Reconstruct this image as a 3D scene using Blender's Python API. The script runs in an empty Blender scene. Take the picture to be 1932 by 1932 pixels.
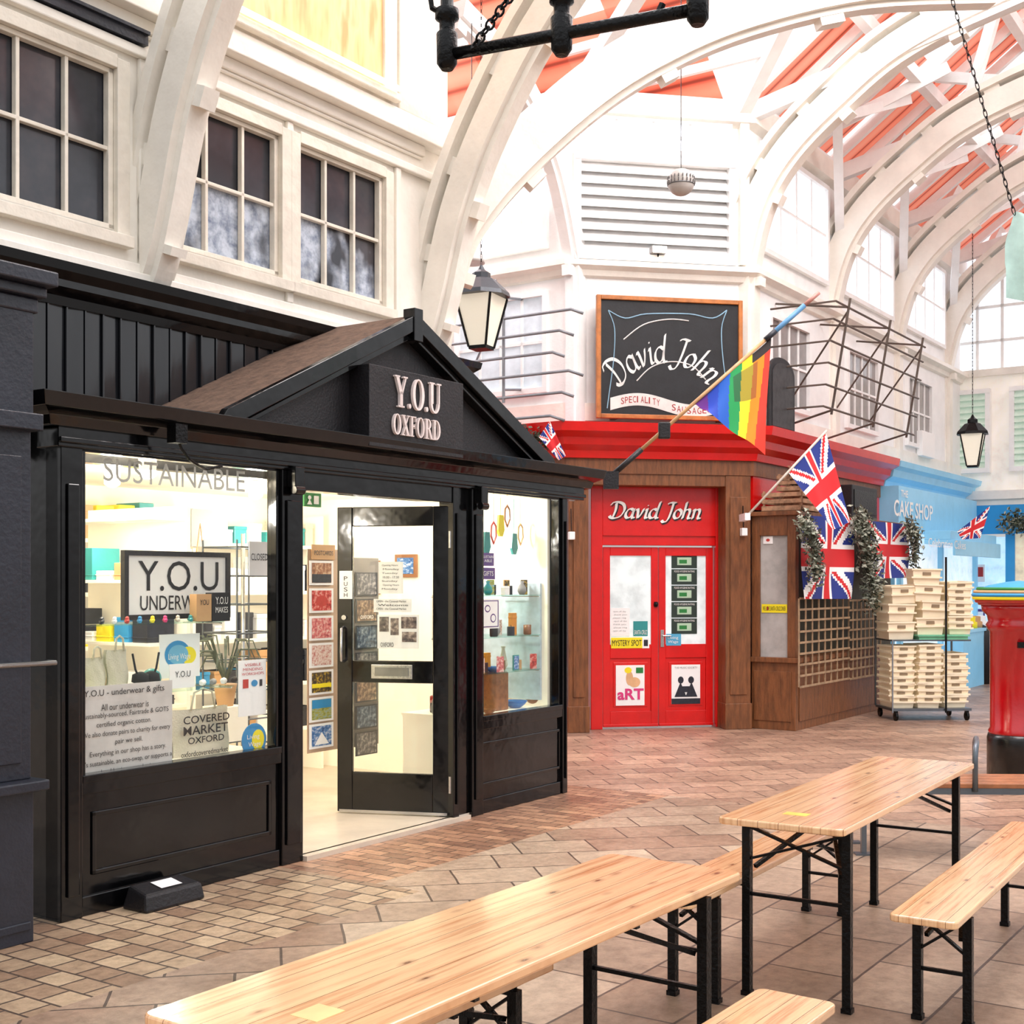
import bpy, bmesh, math, random
from mathutils import Vector, Matrix
random.seed(7)
SC=bpy.context.scene; COL=SC.collection
F=2400.0; HZ=1100.0; H=1.7
sin,cos,pi=math.sin,math.cos,math.pi
try:
    SC.view_settings.view_transform='Standard'; SC.view_settings.look='None'
except Exception as e: print(e)
# ---------------------------------------------------------------- frames
class Fr:
    def __init__(s,ox,oy,rot): s.ox,s.oy,s.rot=ox,oy,rot; s.c,s.s=cos(rot),sin(rot)
    def w(s,x,y,z=0): return Vector((s.ox+s.c*x-s.s*y, s.oy+s.s*x+s.c*y, z))
    def l(s,X,Y): X-=s.ox;Y-=s.oy; return (s.c*X+s.s*Y, -s.s*X+s.c*Y)
    def on(s,w,px,py):
        k=(px-966)/F; Y=(w-s.s*s.ox+s.c*s.oy)/(s.c-s.s*k)
        return s.l(k*Y,Y)[0], H-(py-HZ)/F*Y
    def rect(s,w,x0,y0,x1,y1):
        a=s.on(w,x0,y0)[0]; b=s.on(w,x1,y0)[0]; m=(x0+x1)/2
        return a,b,s.on(w,m,y1)[1],s.on(w,m,y0)[1]
ROT=math.radians(55.75)
FY=Fr(-2.202,6.476,ROT)
_c=FY.w(8.20,2.163); FC=Fr(_c.x,_c.y,math.radians(10.75))
FL=Fr(_c.x,_c.y,math.radians(-34.25))
FW=Fr(0,0,0)
FD=Fr(-1.267,9.27,math.radians(-12.27))
def WP(px,py,Y): return Vector(((px-966)/F*Y, Y, H-(py-HZ)/F*Y))
# ---------------------------------------------------------------- materials
def lin(c):
    c=c/255.0
    return c/12.92 if c<=.04045 else ((c+.055)/1.055)**2.4
def col(r,g,b): return (lin(r),lin(g),lin(b),1)
class NT:
    def __init__(s,name):
        s.m=bpy.data.materials.new(name); s.m.use_nodes=True; s.t=s.m.node_tree; s.t.nodes.clear()
        s.out=s.n('ShaderNodeOutputMaterial')
    def n(s,t,**k):
        o=s.t.nodes.new(t)
        for a,v in k.items(): setattr(o,a,v)
        return o
    def L(s,a,b): s.t.links.new(a,b)
    def math(s,op,a,b=None):
        m=s.n('ShaderNodeMath',operation=op)
        for i,v in enumerate((a,b)):
            if v is None: continue
            if isinstance(v,(int,float)): m.inputs[i].default_value=v
            else: s.L(v,m.inputs[i])
        return m.outputs[0]
    def mix(s,f,a,b,bt='MIX'):
        m=s.n('ShaderNodeMixRGB',blend_type=bt)
        for i,v in enumerate((f,a,b)):
            if isinstance(v,(int,float,tuple)): m.inputs[i].default_value=v
            else: s.L(v,m.inputs[i])
        return m.outputs[0]
    def ramp(s,f,stops):
        r=s.n('ShaderNodeValToRGB'); e=r.color_ramp.elements
        e[0].position,e[0].color=stops[0]; e[1].position,e[1].color=stops[-1]
        for p,c in stops[1:-1]:
            x=e.new(p); x.color=c
        s.L(f,r.inputs[0]); return r.outputs[0]
    def coord(s,scale=(1,1,1),kind='Object'):
        t=s.n('ShaderNodeTexCoord'); m=s.n('ShaderNodeMapping'); m.inputs['Scale'].default_value=scale
        s.L(t.outputs[kind],m.inputs[0]); return m.outputs[0]
    def noise(s,v,scale,detail=3,rough=.5):
        n=s.n('ShaderNodeTexNoise'); n.inputs['Scale'].default_value=scale; n.inputs['Detail'].default_value=detail; n.inputs['Roughness'].default_value=rough
        s.L(v,n.inputs['Vector']); return n.outputs['Fac']
    def pbr(s,c,rough=.5,metal=0,bump=None,bs=.2,emit=None,es=0,coat=0):
        p=s.n('ShaderNodeBsdfPrincipled')
        for k,v in (('Base Color',c),('Roughness',rough),('Metallic',metal)):
            if isinstance(v,(int,float,tuple)): p.inputs[k].default_value=v
            else: s.L(v,p.inputs[k])
        if coat: p.inputs['Coat Weight'].default_value=coat; p.inputs['Coat Roughness'].default_value=.12
        if emit is not None:
            if isinstance(emit,tuple): p.inputs['Emission Color'].default_value=emit
            else: s.L(emit,p.inputs['Emission Color'])
            p.inputs['Emission Strength'].default_value=es
        if bump is not None:
            b=s.n('ShaderNodeBump'); b.inputs['Strength'].default_value=bs; b.inputs['Distance'].default_value=.02
            s.L(bump,b.inputs['Height']); s.L(b.outputs[0],p.inputs['Normal'])
        s.L(p.outputs[0],s.out.inputs[0]); return s.m
_mc={}
def mat(name,r,g,b,rough=.5,metal=0,var=.12,vs=4,bump=.06,bs=40,es=0,coat=0,sc=(1,1,1)):
    if name in _mc: return _mc[name]
    t=NT(name); v=t.coord(sc); n=t.noise(v,vs,4,.6); c=col(r,g,b)
    d=tuple(x*(1-var*2) for x in c[:3])+(1,)
    cc=t.ramp(n,[(.3,d),(.62,c)])
    m=t.pbr(cc,rough,metal,t.noise(v,bs,2),bump,c if es else None,es,coat); _mc[name]=m; return m
def picmat(name,cols,scale=30,sc=(1,1,1)):
    t=NT(name); v=t.coord(sc); n=t.noise(v,scale,3,.6); k=len(cols)
    c=t.ramp(n,[(.3+.4*i/(k-1),col(*cc)) for i,cc in enumerate(cols)]); return t.pbr(c,.5)
CREAM=mat('cream_paint',248,243,233,.42,var=.06,vs=2.5,bump=.22,bs=14)
CREAM2=mat('aged_cream_paint',240,232,217,.45,var=.1,vs=4,bump=.3,bs=18)
WHITE=mat('white_paint',249,249,248,.5,var=.04,bump=.1)
BLACK=mat('black_gloss_paint',9,9,11,.13,var=.2,bump=.16,bs=7)
BLACKM=mat('black_matt_paint',26,24,28,.5,var=.2,bump=.2,bs=60)
NAVY=mat('blue_black_paint',40,43,54,.35,var=.15,bump=.15)
IRON=mat('black_iron',16,16,17,.35,.6,bump=.3,bs=60)
GREYST=mat('grey_steel',110,118,126,.35,.7)
SILVER=mat('brushed_silver',200,200,200,.25,.9)
RED=mat('red_gloss_paint',222,12,12,.28,var=.08,bump=.06,coat=.3)
DRED=mat('post_box_red',180,10,20,.2,var=.1,coat=.5)
BROWN=mat('brown_stained_wood',136,84,48,.42,var=.25,vs=8,bump=.3,sc=(3,3,.5))
DBROWN=mat('dusty_brown_roof',122,98,82,.8,var=.25,vs=14,bump=.3)
PALEW=mat('pale_softwood',206,160,112,.5,var=.15,vs=9)
PLY=picmat('grained_tan_plywood',[(196,140,82),(236,190,128),(242,204,150),(214,160,100)],2.4,(2.2,1,.5))
LBLUE=mat('light_blue_paint',140,202,234,.4,var=.05,es=.14)
MBLUE=mat('mid_blue_paint',40,140,200,.4,var=.05,es=.15)
TEXTW=mat('white_lettering',248,246,242,.5,var=.02)
TEXTK=mat('black_lettering',22,22,26,.5,var=.02)
TEXTR=mat('red_lettering',190,20,30,.5,var=.02)
TEXTG=mat('grey_lettering',150,150,150,.5,var=.02)
PAPER=mat('white_paper',244,242,240,.6,var=.02,es=.08)
CARD=mat('kraft_card',206,160,110,.6,var=.06)
YEL=mat('yellow_paper',240,220,30,.5,var=.02,es=.1)
PURP=mat('purple_print',92,60,130,.5,var=.05)
GREENP=mat('green_print',40,130,60,.5,var=.05)
BLUEP=mat('blue_print',50,150,210,.5,var=.08)
ORANGEP=mat('orange_print',235,150,50,.5,var=.08)
PINKP=mat('pink_print',225,60,130,.5,var=.08)
TEAL=mat('teal_print',50,150,150,.4,var=.08)
DARKP=mat('dark_print',40,44,56,.5,var=.25,vs=25)
REDP=mat('red_print',200,60,50,.5,var=.1,vs=20)
BEIGE=mat('beige_plastic',248,232,202,.5,var=.04,es=.05)
CLOTH=mat('natural_cotton',226,216,196,.8,var=.08,bump=.4,bs=120)
BLKCL=mat('black_cotton',20,20,24,.8,var=.05)
LEAF=mat('dusty_green_leaf',98,106,84,.6,var=.3,vs=30)
LEAFW=mat('white_green_leaf',186,190,170,.6,var=.3,vs=30)
SHOPW=mat('warm_white_interior',252,242,220,.6,var=.04,es=.22)  # interior surfaces glow faintly to brighten the shop, beyond its spotlights
SHOPF=mat('beige_vinyl_floor',214,200,182,.35,var=.08)
LAMP=mat('warm_bulb',255,240,214,.4,es=24)
TUBE=mat('lamp_diffuser',255,248,230,.4,es=2.2)
LGLASS=mat('lantern_milk_glass',240,232,212,.3,es=.35,var=.03)
PIPE=mat('dull_grey_pipe',138,142,148,.45,.2)
SKYP=mat('bright_sky_glazing',236,242,250,.1,var=.05,es=1.0)
def glass(name,tint,rough=.02,gl=.9):
    t=NT(name); tr=t.n('ShaderNodeBsdfTransparent'); tr.inputs[0].default_value=tint
    g=t.n('ShaderNodeBsdfGlossy'); g.inputs['Roughness'].default_value=rough; g.inputs[0].default_value=(gl,gl,gl,1)
    lw=t.n('ShaderNodeLayerWeight'); fac=t.math('ADD',.03,t.math('MULTIPLY',t.math('POWER',lw.outputs['Facing'],4.0),.4))
    mx=t.n('ShaderNodeMixShader'); t.L(fac,mx.inputs[0]); t.L(tr.outputs[0],mx.inputs[1]); t.L(g.outputs[0],mx.inputs[2])
    t.L(mx.outputs[0],t.out.inputs[0]); return t.m
GLASS=glass('clear_shop_glass',(.97,.98,.97,1))
SHGL=glass('glass_shelf',(.8,.93,.9,1))
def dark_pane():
    t=NT('dark_pane_painted_reflections'); v=t.coord((1,1,.6)); n=t.noise(v,1.5,4,.62)
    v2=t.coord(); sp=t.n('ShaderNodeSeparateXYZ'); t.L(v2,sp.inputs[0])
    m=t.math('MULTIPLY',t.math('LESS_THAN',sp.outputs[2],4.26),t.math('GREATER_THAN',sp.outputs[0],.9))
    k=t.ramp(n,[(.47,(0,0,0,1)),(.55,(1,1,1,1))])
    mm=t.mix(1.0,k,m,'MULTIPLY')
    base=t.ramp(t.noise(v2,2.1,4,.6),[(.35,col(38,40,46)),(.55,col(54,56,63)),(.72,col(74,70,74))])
    tex=t.ramp(t.noise(v2,9,3,.7),[(.3,col(110,124,150)),(.6,col(210,220,234))])  # pale bluish reflections painted into the colour of the lower panes
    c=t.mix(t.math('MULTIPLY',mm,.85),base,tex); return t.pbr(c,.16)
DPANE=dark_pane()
def wood(name,c1,c2,plank=.1,knots=True,rough=.2):
    t=NT(name); tc=t.n('ShaderNodeTexCoord'); sp=t.n('ShaderNodeSeparateXYZ'); t.L(tc.outputs['Object'],sp.inputs[0])
    pl=t.math('FLOOR',t.math('DIVIDE',sp.outputs[1],plank)); wn=t.n('ShaderNodeTexWhiteNoise',noise_dimensions='1D'); t.L(t.math('ADD',pl,.37),wn.inputs['W'])
    cb=t.n('ShaderNodeCombineXYZ'); t.L(t.math('ADD',t.math('MULTIPLY',sp.outputs[0],.8),t.math('MULTIPLY',wn.outputs[0],9)),cb.inputs[0])
    t.L(t.math('MULTIPLY',sp.outputs[1],18),cb.inputs[1]); t.L(sp.outputs[2],cb.inputs[2])
    n=t.noise(cb.outputs[0],2.2,5,.68)
    g=t.ramp(n,[(.32,col(*c2)),(.5,col(*c1)),(.68,tuple(min(1,x*1.18) for x in col(*c1)[:3])+(1,))])
    tone=t.ramp(wn.outputs[0],[(0,(.74,.60,.48,1)),(.5,(.95,.86,.77,1)),(1,(1.0,1.0,1.0,1))])
    c=t.mix(1.0,g,tone,'MULTIPLY')
    if knots:
        cb2=t.n('ShaderNodeCombineXYZ'); t.L(t.math('MULTIPLY',sp.outputs[0],4.6),cb2.inputs[0]); t.L(t.math('MULTIPLY',sp.outputs[1],11),cb2.inputs[1])
        vo=t.n('ShaderNodeTexVoronoi'); vo.inputs['Scale'].default_value=1; t.L(cb2.outputs[0],vo.inputs['Vector'])
        kk=t.ramp(vo.outputs['Distance'],[(.05,(1,1,1,1)),(.09,(.4,.4,.4,1)),(.2,(0,0,0,1))]); c=t.mix(t.math('MULTIPLY',kk,.85),c,col(112,56,30))
    fr=t.math('FRACT',t.math('DIVIDE',sp.outputs[1],plank)); gap=t.math('LESS_THAN',fr,.025); c=t.mix(gap,c,col(140,82,48))
    return t.pbr(c,rough,0,n,.06,coat=.6)
PINE=wood('varnished_pine_planks',(245,196,148),(214,148,98),.085)
def floor_mat():
    t=NT('paved_floor'); v0=t.coord(); nd=t.n('ShaderNodeTexNoise'); nd.inputs['Scale'].default_value=1.3; t.L(v0,nd.inputs['Vector'])
    v=t.mix(.03,v0,nd.outputs['Color'],'ADD')
    def brick(w,h,mo,c1,c2,cm,off=.5,rotz=0,bias=0):
        mp=t.n('ShaderNodeMapping'); mp.inputs['Rotation'].default_value=(0,0,rotz); t.L(v,mp.inputs[0])
        b=t.n('ShaderNodeTexBrick'); b.offset=off; b.inputs['Scale'].default_value=1; b.inputs['Brick Width'].default_value=w; b.inputs['Row Height'].default_value=h
        b.inputs['Mortar Size'].default_value=mo; b.inputs['Mortar Smooth'].default_value=.15; b.inputs['Bias'].default_value=bias
        b.inputs['Color1'].default_value=col(*c1); b.inputs['Color2'].default_value=col(*c2); b.inputs['Mortar'].default_value=col(*cm)
        t.L(mp.outputs[0],b.inputs['Vector']); return b
    b1=brick(.2,.1,.005,(190,150,122),(136,102,84),(84,68,58),.5,pi/2)
    b4=brick(.17,.15,.007,(198,176,148),(142,114,94),(82,68,60),.5,pi/2)
    b2=brick(.62,.40,.007,(184,164,146),(146,122,104),(90,76,68),.5,.0)
    b5=brick(.5,.36,.007,(194,176,156),(156,130,112),(90,76,68),.4,pi/4)
    b3=brick(.42,.28,.007,(190,158,136),(150,122,106),(92,76,68),.5,pi/4)
    sp=t.n('ShaderNodeSeparateXYZ'); t.L(v0,sp.inputs[0])
    wob=t.math('MULTIPLY',t.math('SUBTRACT',t.noise(v0,.5,2),.5),1.6)
    yy=t.math('ADD',sp.outputs[1],wob)
    z2=t.math('GREATER_THAN',sp.outputs[1],-.78)
    far=t.math('GREATER_THAN',sp.outputs[0],5.0); near=t.math('LESS_THAN',sp.outputs[0],1.4)
    z4=t.math('GREATER_THAN',yy,-2.3)
    c=t.mix(z4,b2.outputs[0],b5.outputs[0]); f=t.mix(z4,b2.outputs['Fac'],b5.outputs['Fac'])
    c=t.mix(z2,c,b1.outputs[0]); f=t.mix(z2,f,b1.outputs['Fac'])
    k=t.math('MULTIPLY',near,t.math('GREATER_THAN',sp.outputs[1],-1.1)); c=t.mix(k,c,b4.outputs[0]); f=t.mix(k,f,b4.outputs['Fac'])
    k=far; c=t.mix(k,c,b3.outputs[0]); f=t.mix(k,f,b3.outputs['Fac'])
    n=t.noise(v0,.8,5,.68); tone=t.ramp(n,[(.3,(.62,.55,.5,1)),(.48,(.95,.91,.87,1)),(.62,(1.22,1.19,1.14,1))])
    c=t.mix(1.0,c,tone,'MULTIPLY'); n2=t.noise(v0,15,5,.75); c=t.mix(1.0,c,t.ramp(n2,[(.3,(.66,.64,.62,1)),(.6,(1.08,1.08,1.08,1))]),'MULTIPLY')
    hgt=t.math('SUBTRACT',t.math('MULTIPLY',n2,.5),f)
    return t.pbr(c,t.ramp(n,[(.3,(.5,.5,.5,1)),(.7,(.28,.28,.28,1))]),0,hgt,.35)
FLOOR=floor_mat()
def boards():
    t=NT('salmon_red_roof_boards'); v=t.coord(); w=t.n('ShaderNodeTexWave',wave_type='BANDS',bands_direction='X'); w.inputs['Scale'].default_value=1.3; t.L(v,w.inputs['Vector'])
    c=t.ramp(w.outputs['Fac'],[(0,col(170,80,62)),(.1,col(232,124,98)),(.3,col(244,146,120)),(1,col(250,162,136))]); return t.pbr(c,.5,emit=c,es=.3)  # boards emit their own colour so the roof looks brighter lit
BOARDS=boards()
def attr_mat():
    t=NT('dyed_flag_cloth'); a=t.n('ShaderNodeAttribute'); a.attribute_name='Col'; p=t.pbr(a.outputs['Color'],.7,emit=a.outputs['Color'],es=.12); return p
FLAGM=attr_mat()
def pegmat():
    t=NT('beige_pegboard'); v=t.coord(); vo=t.n('ShaderNodeTexVoronoi'); vo.inputs['Scale'].default_value=38; vo.inputs['Randomness'].default_value=0; t.L(v,vo.inputs['Vector'])
    c=t.ramp(vo.outputs['Distance'],[(.22,col(150,120,90)),(.32,col(222,200,166))]); return t.pbr(c,.6)
PEG=pegmat()
# ---------------------------------------------------------------- mesh builder
class B:
    def __init__(s): s.v=[]; s.f=[]; s.m=[]
    def add(s,vs,fs,m=0):
        o=len(s.v); s.v+= [Vector(p) for p in vs]; s.f+=[tuple(i+o for i in f) for f in fs]; s.m+=[m]*len(fs); return s
    def box(s,x0,x1,y0,y1,z0,z1,m=0,M=None):
        if x0>x1:x0,x1=x1,x0
        if y0>y1:y0,y1=y1,y0
        if z0>z1:z0,z1=z1,z0
        vs=[Vector(p) for p in ((x0,y0,z0),(x1,y0,z0),(x1,y1,z0),(x0,y1,z0),(x0,y0,z1),(x1,y0,z1),(x1,y1,z1),(x0,y1,z1))]
        if M: vs=[M@p for p in vs]
        return s.add(vs,[(0,3,2,1),(4,5,6,7),(0,1,5,4),(1,2,6,5),(2,3,7,6),(3,0,4,7)],m)
    def bar(s,p,q,a,b=None,m=0):
        p,q=Vector(p),Vector(q); b=b or a; t=(q-p).normalized(); up=Vector((0,0,1)) if abs(t.z)<.95 else Vector((1,0,0))
        x=t.cross(up).normalized()*a/2; y=x.cross(t).normalized()*b/2
        vs=[p-x-y,p+x-y,p+x+y,p-x+y,q-x-y,q+x-y,q+x+y,q-x+y]
        return s.add(vs,[(0,3,2,1),(4,5,6,7),(0,1,5,4),(1,2,6,5),(2,3,7,6),(3,0,4,7)],m)
    def tube(s,pts,r,n=8,closed=False,m=0):
        pts=[Vector(p) for p in pts]; N=len(pts); vs=[]; up=None
        for i in range(N):
            a=pts[(i-1)%N] if (closed or i>0) else pts[0]; c=pts[(i+1)%N] if (closed or i<N-1) else pts[-1]
            t=(c-a).normalized()
            if up is None: up=Vector((0,0,1)) if abs(t.z)<.9 else Vector((1,0,0))
            x=t.cross(up).normalized(); y=x.cross(t).normalized(); up=y
            rr=r[i] if isinstance(r,(list,tuple)) else r
            for k in range(n):
                an=2*pi*k/n; vs.append(pts[i]+x*cos(an)*rr+y*sin(an)*rr)
        fs=[]
        for i in range(N if closed else N-1):
            j=(i+1)%N
            for k in range(n): fs.append((i*n+k,i*n+(k+1)%n,j*n+(k+1)%n,j*n+k))
        if not closed: fs+=[tuple(range(n-1,-1,-1)),tuple((N-1)*n+k for k in range(n))]
        return s.add(vs,fs,m)
    def lathe(s,prof,cx=0,cy=0,n=20,m=0,rot=0):
        vs=[];fs=[]
        for r,z in prof:
            for k in range(n): an=2*pi*k/n+rot; vs.append((cx+max(r,1e-4)*cos(an),cy+max(r,1e-4)*sin(an),z))
        for i in range(len(prof)-1):
            for k in range(n): fs.append((i*n+k,i*n+(k+1)%n,(i+1)*n+(k+1)%n,(i+1)*n+k))
        fs+=[tuple(range(n-1,-1,-1)),tuple((len(prof)-1)*n+k for k in range(n))]
        return s.add(vs,fs,m)
    def prism_xz(s,poly,y0,y1,m=0):
        n=len(poly); vs=[(x,y0,z) for x,z in poly]+[(x,y1,z) for x,z in poly]
        return s.add(vs,[tuple(range(n)),tuple(range(2*n-1,n-1,-1))]+[(i,i+n,(i+1)%n+n,(i+1)%n) for i in range(n)],m)
    def prism_xy(s,poly,z0,z1,m=0):
        n=len(poly); vs=[(x,y,z0) for x,y in poly]+[(x,y,z1) for x,y in poly]
        return s.add(vs,[tuple(range(n-1,-1,-1)),tuple(range(n,2*n))]+[(i,(i+1)%n,(i+1)%n+n,i+n) for i in range(n)],m)
    def strip(s,lo,hi,half,m=0):
        n=len(lo); vs=[]
        for a,b in zip(lo,hi):
            a,b=Vector(a),Vector(b); vs+=[a-half,a+half,b+half,b-half]
        fs=[(0,1,2,3),((n-1)*4+3,(n-1)*4+2,(n-1)*4+1,(n-1)*4)]
        for i in range(n-1):
            for k in range(4): fs.append((i*4+k,(i+1)*4+k,(i+1)*4+(k+1)%4,i*4+(k+1)%4))
        return s.add(vs,fs,m)
    def sweep(s,path,prof,m=0):
        n=len(path); dirs=[(Vector(path[i+1])-Vector(path[i])).normalized() for i in range(n-1)]
        rows=[]
        for i in range(n):
            d0=dirs[max(i-1,0)]; d1=dirs[min(i,n-2)]; n0=Vector((d0.y,-d0.x)); n1=Vector((d1.y,-d1.x)); b=(n0+n1).normalized(); b=b/max(.3,b.dot(n0))
            rows.append([(path[i][0]+b.x*o,path[i][1]+b.y*o,z) for o,z in prof])
        k=len(prof); vs=[p for r in rows for p in r]; fs=[tuple(range(k)),tuple((n-1)*k+j for j in range(k-1,-1,-1))]
        for i in range(n-1):
            for j in range(k): fs.append((i*k+j,(i+1)*k+j,(i+1)*k+(j+1)%k,i*k+(j+1)%k))
        return s.add(vs,fs,m)
ORG={}
def mk(name,b,mats,org,smooth=False,bevel=0):
    me=bpy.data.meshes.new(name); me.from_pydata([tuple(p-org) for p in b.v],[],b.f)
    if not isinstance(mats,(list,tuple)): mats=[mats]
    for m in mats: me.materials.append(m)
    for p,i in zip(me.polygons,b.m): p.material_index=i
    bm=bmesh.new(); bm.from_mesh(me); bmesh.ops.recalc_face_normals(bm,faces=bm.faces); bm.to_mesh(me); bm.free()
    if smooth:
        for p in me.polygons: p.use_smooth=len(p.vertices)<=4
    o=bpy.data.objects.new(name,me); COL.objects.link(o)
    if bevel:
        md=o.modifiers.new('bevel','BEVEL'); md.width=bevel; md.segments=2; md.limit_method='ANGLE'
    return o
def props(o,label,cat,group):
    o['label']=label; o['category']=cat
    if group: o['group']=group
def thing(name,label,cat,fr,pos,group=None,rz=0):
    o=bpy.data.objects.new(name,None); COL.objects.link(o); pos=Vector(pos)
    o.location=fr.w(pos.x,pos.y,pos.z); o.rotation_euler=(0,0,fr.rot+rz); o.empty_display_size=.1
    props(o,label,cat,group); ORG[o.name]=Vector((0,0,0)) if rz else pos; return o
def part(name,b,mats,par,smooth=False,bevel=0,label=None):
    org=ORG[par.name]; o=mk(name,b,mats,org,smooth,bevel); o.parent=par; ORG[o.name]=org
    if label: o['label']=label
    return o
def solo(name,b,mats,label,cat,fr,group=None,smooth=False,bevel=0,kind=None):
    xs=[p.x for p in b.v]; ys=[p.y for p in b.v]; zs=[p.z for p in b.v]
    org=Vector(((min(xs)+max(xs))/2,(min(ys)+max(ys))/2,min(zs)))
    o=mk(name,b,mats,org,smooth,bevel); o.location=fr.w(org.x,org.y,org.z); o.rotation_euler=(0,0,fr.rot); ORG[o.name]=org
    if label: props(o,label,cat,group)
    if kind: o['kind']=kind
    return o
def struct(name,b,mats,fr,smooth=False,bevel=0,label=None):
    o=mk(name,b,mats,Vector((0,0,0)),smooth,bevel); o.location=(fr.ox,fr.oy,0); o.rotation_euler=(0,0,fr.rot); o['kind']='structure'; ORG[o.name]=Vector((0,0,0))
    if label: o['label']=label
    return o
_tc={}
def tmesh(s,shear=0,bold=0):
    k=(s,shear,bold)
    if k in _tc: return _tc[k]
    cu=bpy.data.curves.new('t','FONT'); cu.body=s; cu.size=1; cu.shear=shear; cu.offset=bold; cu.resolution_u=3
    o=bpy.data.objects.new('t',cu); COL.objects.link(o); dg=bpy.context.evaluated_depsgraph_get(); me=bpy.data.meshes.new_from_object(o.evaluated_get(dg))
    vs=[v.co.copy() for v in me.vertices]; fs=[tuple(p.vertices) for p in me.polygons]
    bpy.data.objects.remove(o); bpy.data.curves.remove(cu); bpy.data.meshes.remove(me)
    if not vs: return None
    x0=min(v.x for v in vs);x1=max(v.x for v in vs);y0=min(v.y for v in vs);y1=max(v.y for v in vs)
    r=([((v.x-x0)/(x1-x0),(v.y-y0)/(y1-y0)) for v in vs],fs,(x1-x0)/(y1-y0)); _tc[k]=r; return r
def text(par,s,x0,x1,z0,z1,y,m,shear=0,bold=0,name='lettering'):
    r=tmesh(s,shear,bold)
    if not r: return
    b=B(); b.add([(x0+a*(x1-x0),y,z0+c*(z1-z0)) for a,c in r[0]],r[1]); return part(name,b,m,par)
def cat(P,k=5):
    P=[Vector(p) for p in P]
    if len(P)<3: return P
    Q=[]
    for i in range(len(P)-1):
        p0=P[max(i-1,0)];p1=P[i];p2=P[i+1];p3=P[min(i+2,len(P)-1)]
        for j in range(k):
            t=j/k; Q.append(.5*((2*p1)+(-p0+p2)*t+(2*p0-5*p1+4*p2-p3)*t*t+(-p0+3*p1-3*p2+p3)*t**3))
    return Q+[P[-1]]
bowl_=[(.45,.5),(.27,.6),(.08,.42),(.07,.14),(.22,0),(.4,.14),(.47,.5)]
GL={'D':(.82,[[(.2,.94),(.24,.5),(.16,.03)],[(-.08,.82),(.02,.97),(.3,1.0),(.62,.86),(.75,.52),(.6,.14),(.28,-.02),(.04,.03),(-.04,.14)]]),
'a':(.6,[bowl_,[(.48,.58),(.45,.12),(.52,.0),(.62,.06)]]),
'v':(.52,[[(.0,.5),(.08,.58),(.14,.4),(.2,.02),(.36,.3),(.44,.6)]]),
'i':(.26,[[(.04,.5),(.12,.58),(.1,.12),(.16,.0),(.25,.06)],[(.1,.78),(.15,.82)]]),
'd':(.6,[bowl_,[(.54,1.05),(.47,.5),(.45,.12),(.52,.0),(.62,.06)]]),
'J':(.55,[[(.1,.9),(.25,1.0),(.56,.98)],[(.42,1.0),(.38,.4),(.28,-.1),(.08,-.24),(-.06,-.12)]]),
'o':(.52,[[(.26,.6),(.08,.45),(.06,.15),(.22,0),(.42,.16),(.44,.45),(.26,.6)]]),
'h':(.58,[[(.12,1.04),(.1,.5),(.06,.0)],[(.08,.35),(.2,.56),(.36,.58),(.42,.4),(.38,.1),(.44,.0),(.55,.06)]]),
'n':(.58,[[(.02,.5),(.1,.58),(.08,.0)],[(.08,.35),(.2,.56),(.36,.58),(.42,.4),(.38,.1),(.44,.0),(.55,.06)]]),' ':(.3,[])}
def pen(b,pts,xf,nw,y,an=.7):
    Q=cat(pts)
    for ang,ww in ((an,nw),(an+pi/2,nw*.36)):
        nx,nz=cos(ang)*ww/2,sin(ang)*ww/2; vs=[]
        for q in Q:
            for sg in (-1,1): X,Z=xf(q.x+sg*nx,q.y+sg*nz); vs.append((X,y-(.0004 if ang!=an else 0),Z))
        b.add(vs,[(2*i,2*i+2,2*i+3,2*i+1) for i in range(len(Q)-1)])
def script(par,s,x0,x1,z0,cap,y,m,nw=.13,sh=.22):
    tot=sum(GL[c][0] for c in s); sx=(x1-x0)/tot; x=0
    for c in s:
        b=B()
        for st in GL[c][1]: pen(b,st,lambda a,d,x=x:(x0+(x+a+sh*d)*sx,z0+d*cap),nw,y)
        if b.v: part('script_letter',b,m,par)
        x+=GL[c][0]
def ringp(cx,cz,rx,rz,tx,tz,a0=0,a1=360,n=24):
    P=[]
    for i in range(n):
        a=math.radians(a0+(a1-a0)*i/n); c=math.radians(a0+(a1-a0)*(i+1)/n)
        P.append([(cx+rx*cos(a),cz+rz*sin(a)),(cx+rx*cos(c),cz+rz*sin(c)),(cx+(rx-tx)*cos(c),cz+(rz-tz)*sin(c)),(cx+(rx-tx)*cos(a),cz+(rz-tz)*sin(a))])
    return P
def R4(x0,x1,z0,z1): return [(x0,z0),(x1,z0),(x1,z1),(x0,z1)]
def D4(xa,za,xb,zb,w): return [(xa,za),(xa+w,za),(xb+w,zb),(xb,zb)]
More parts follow.
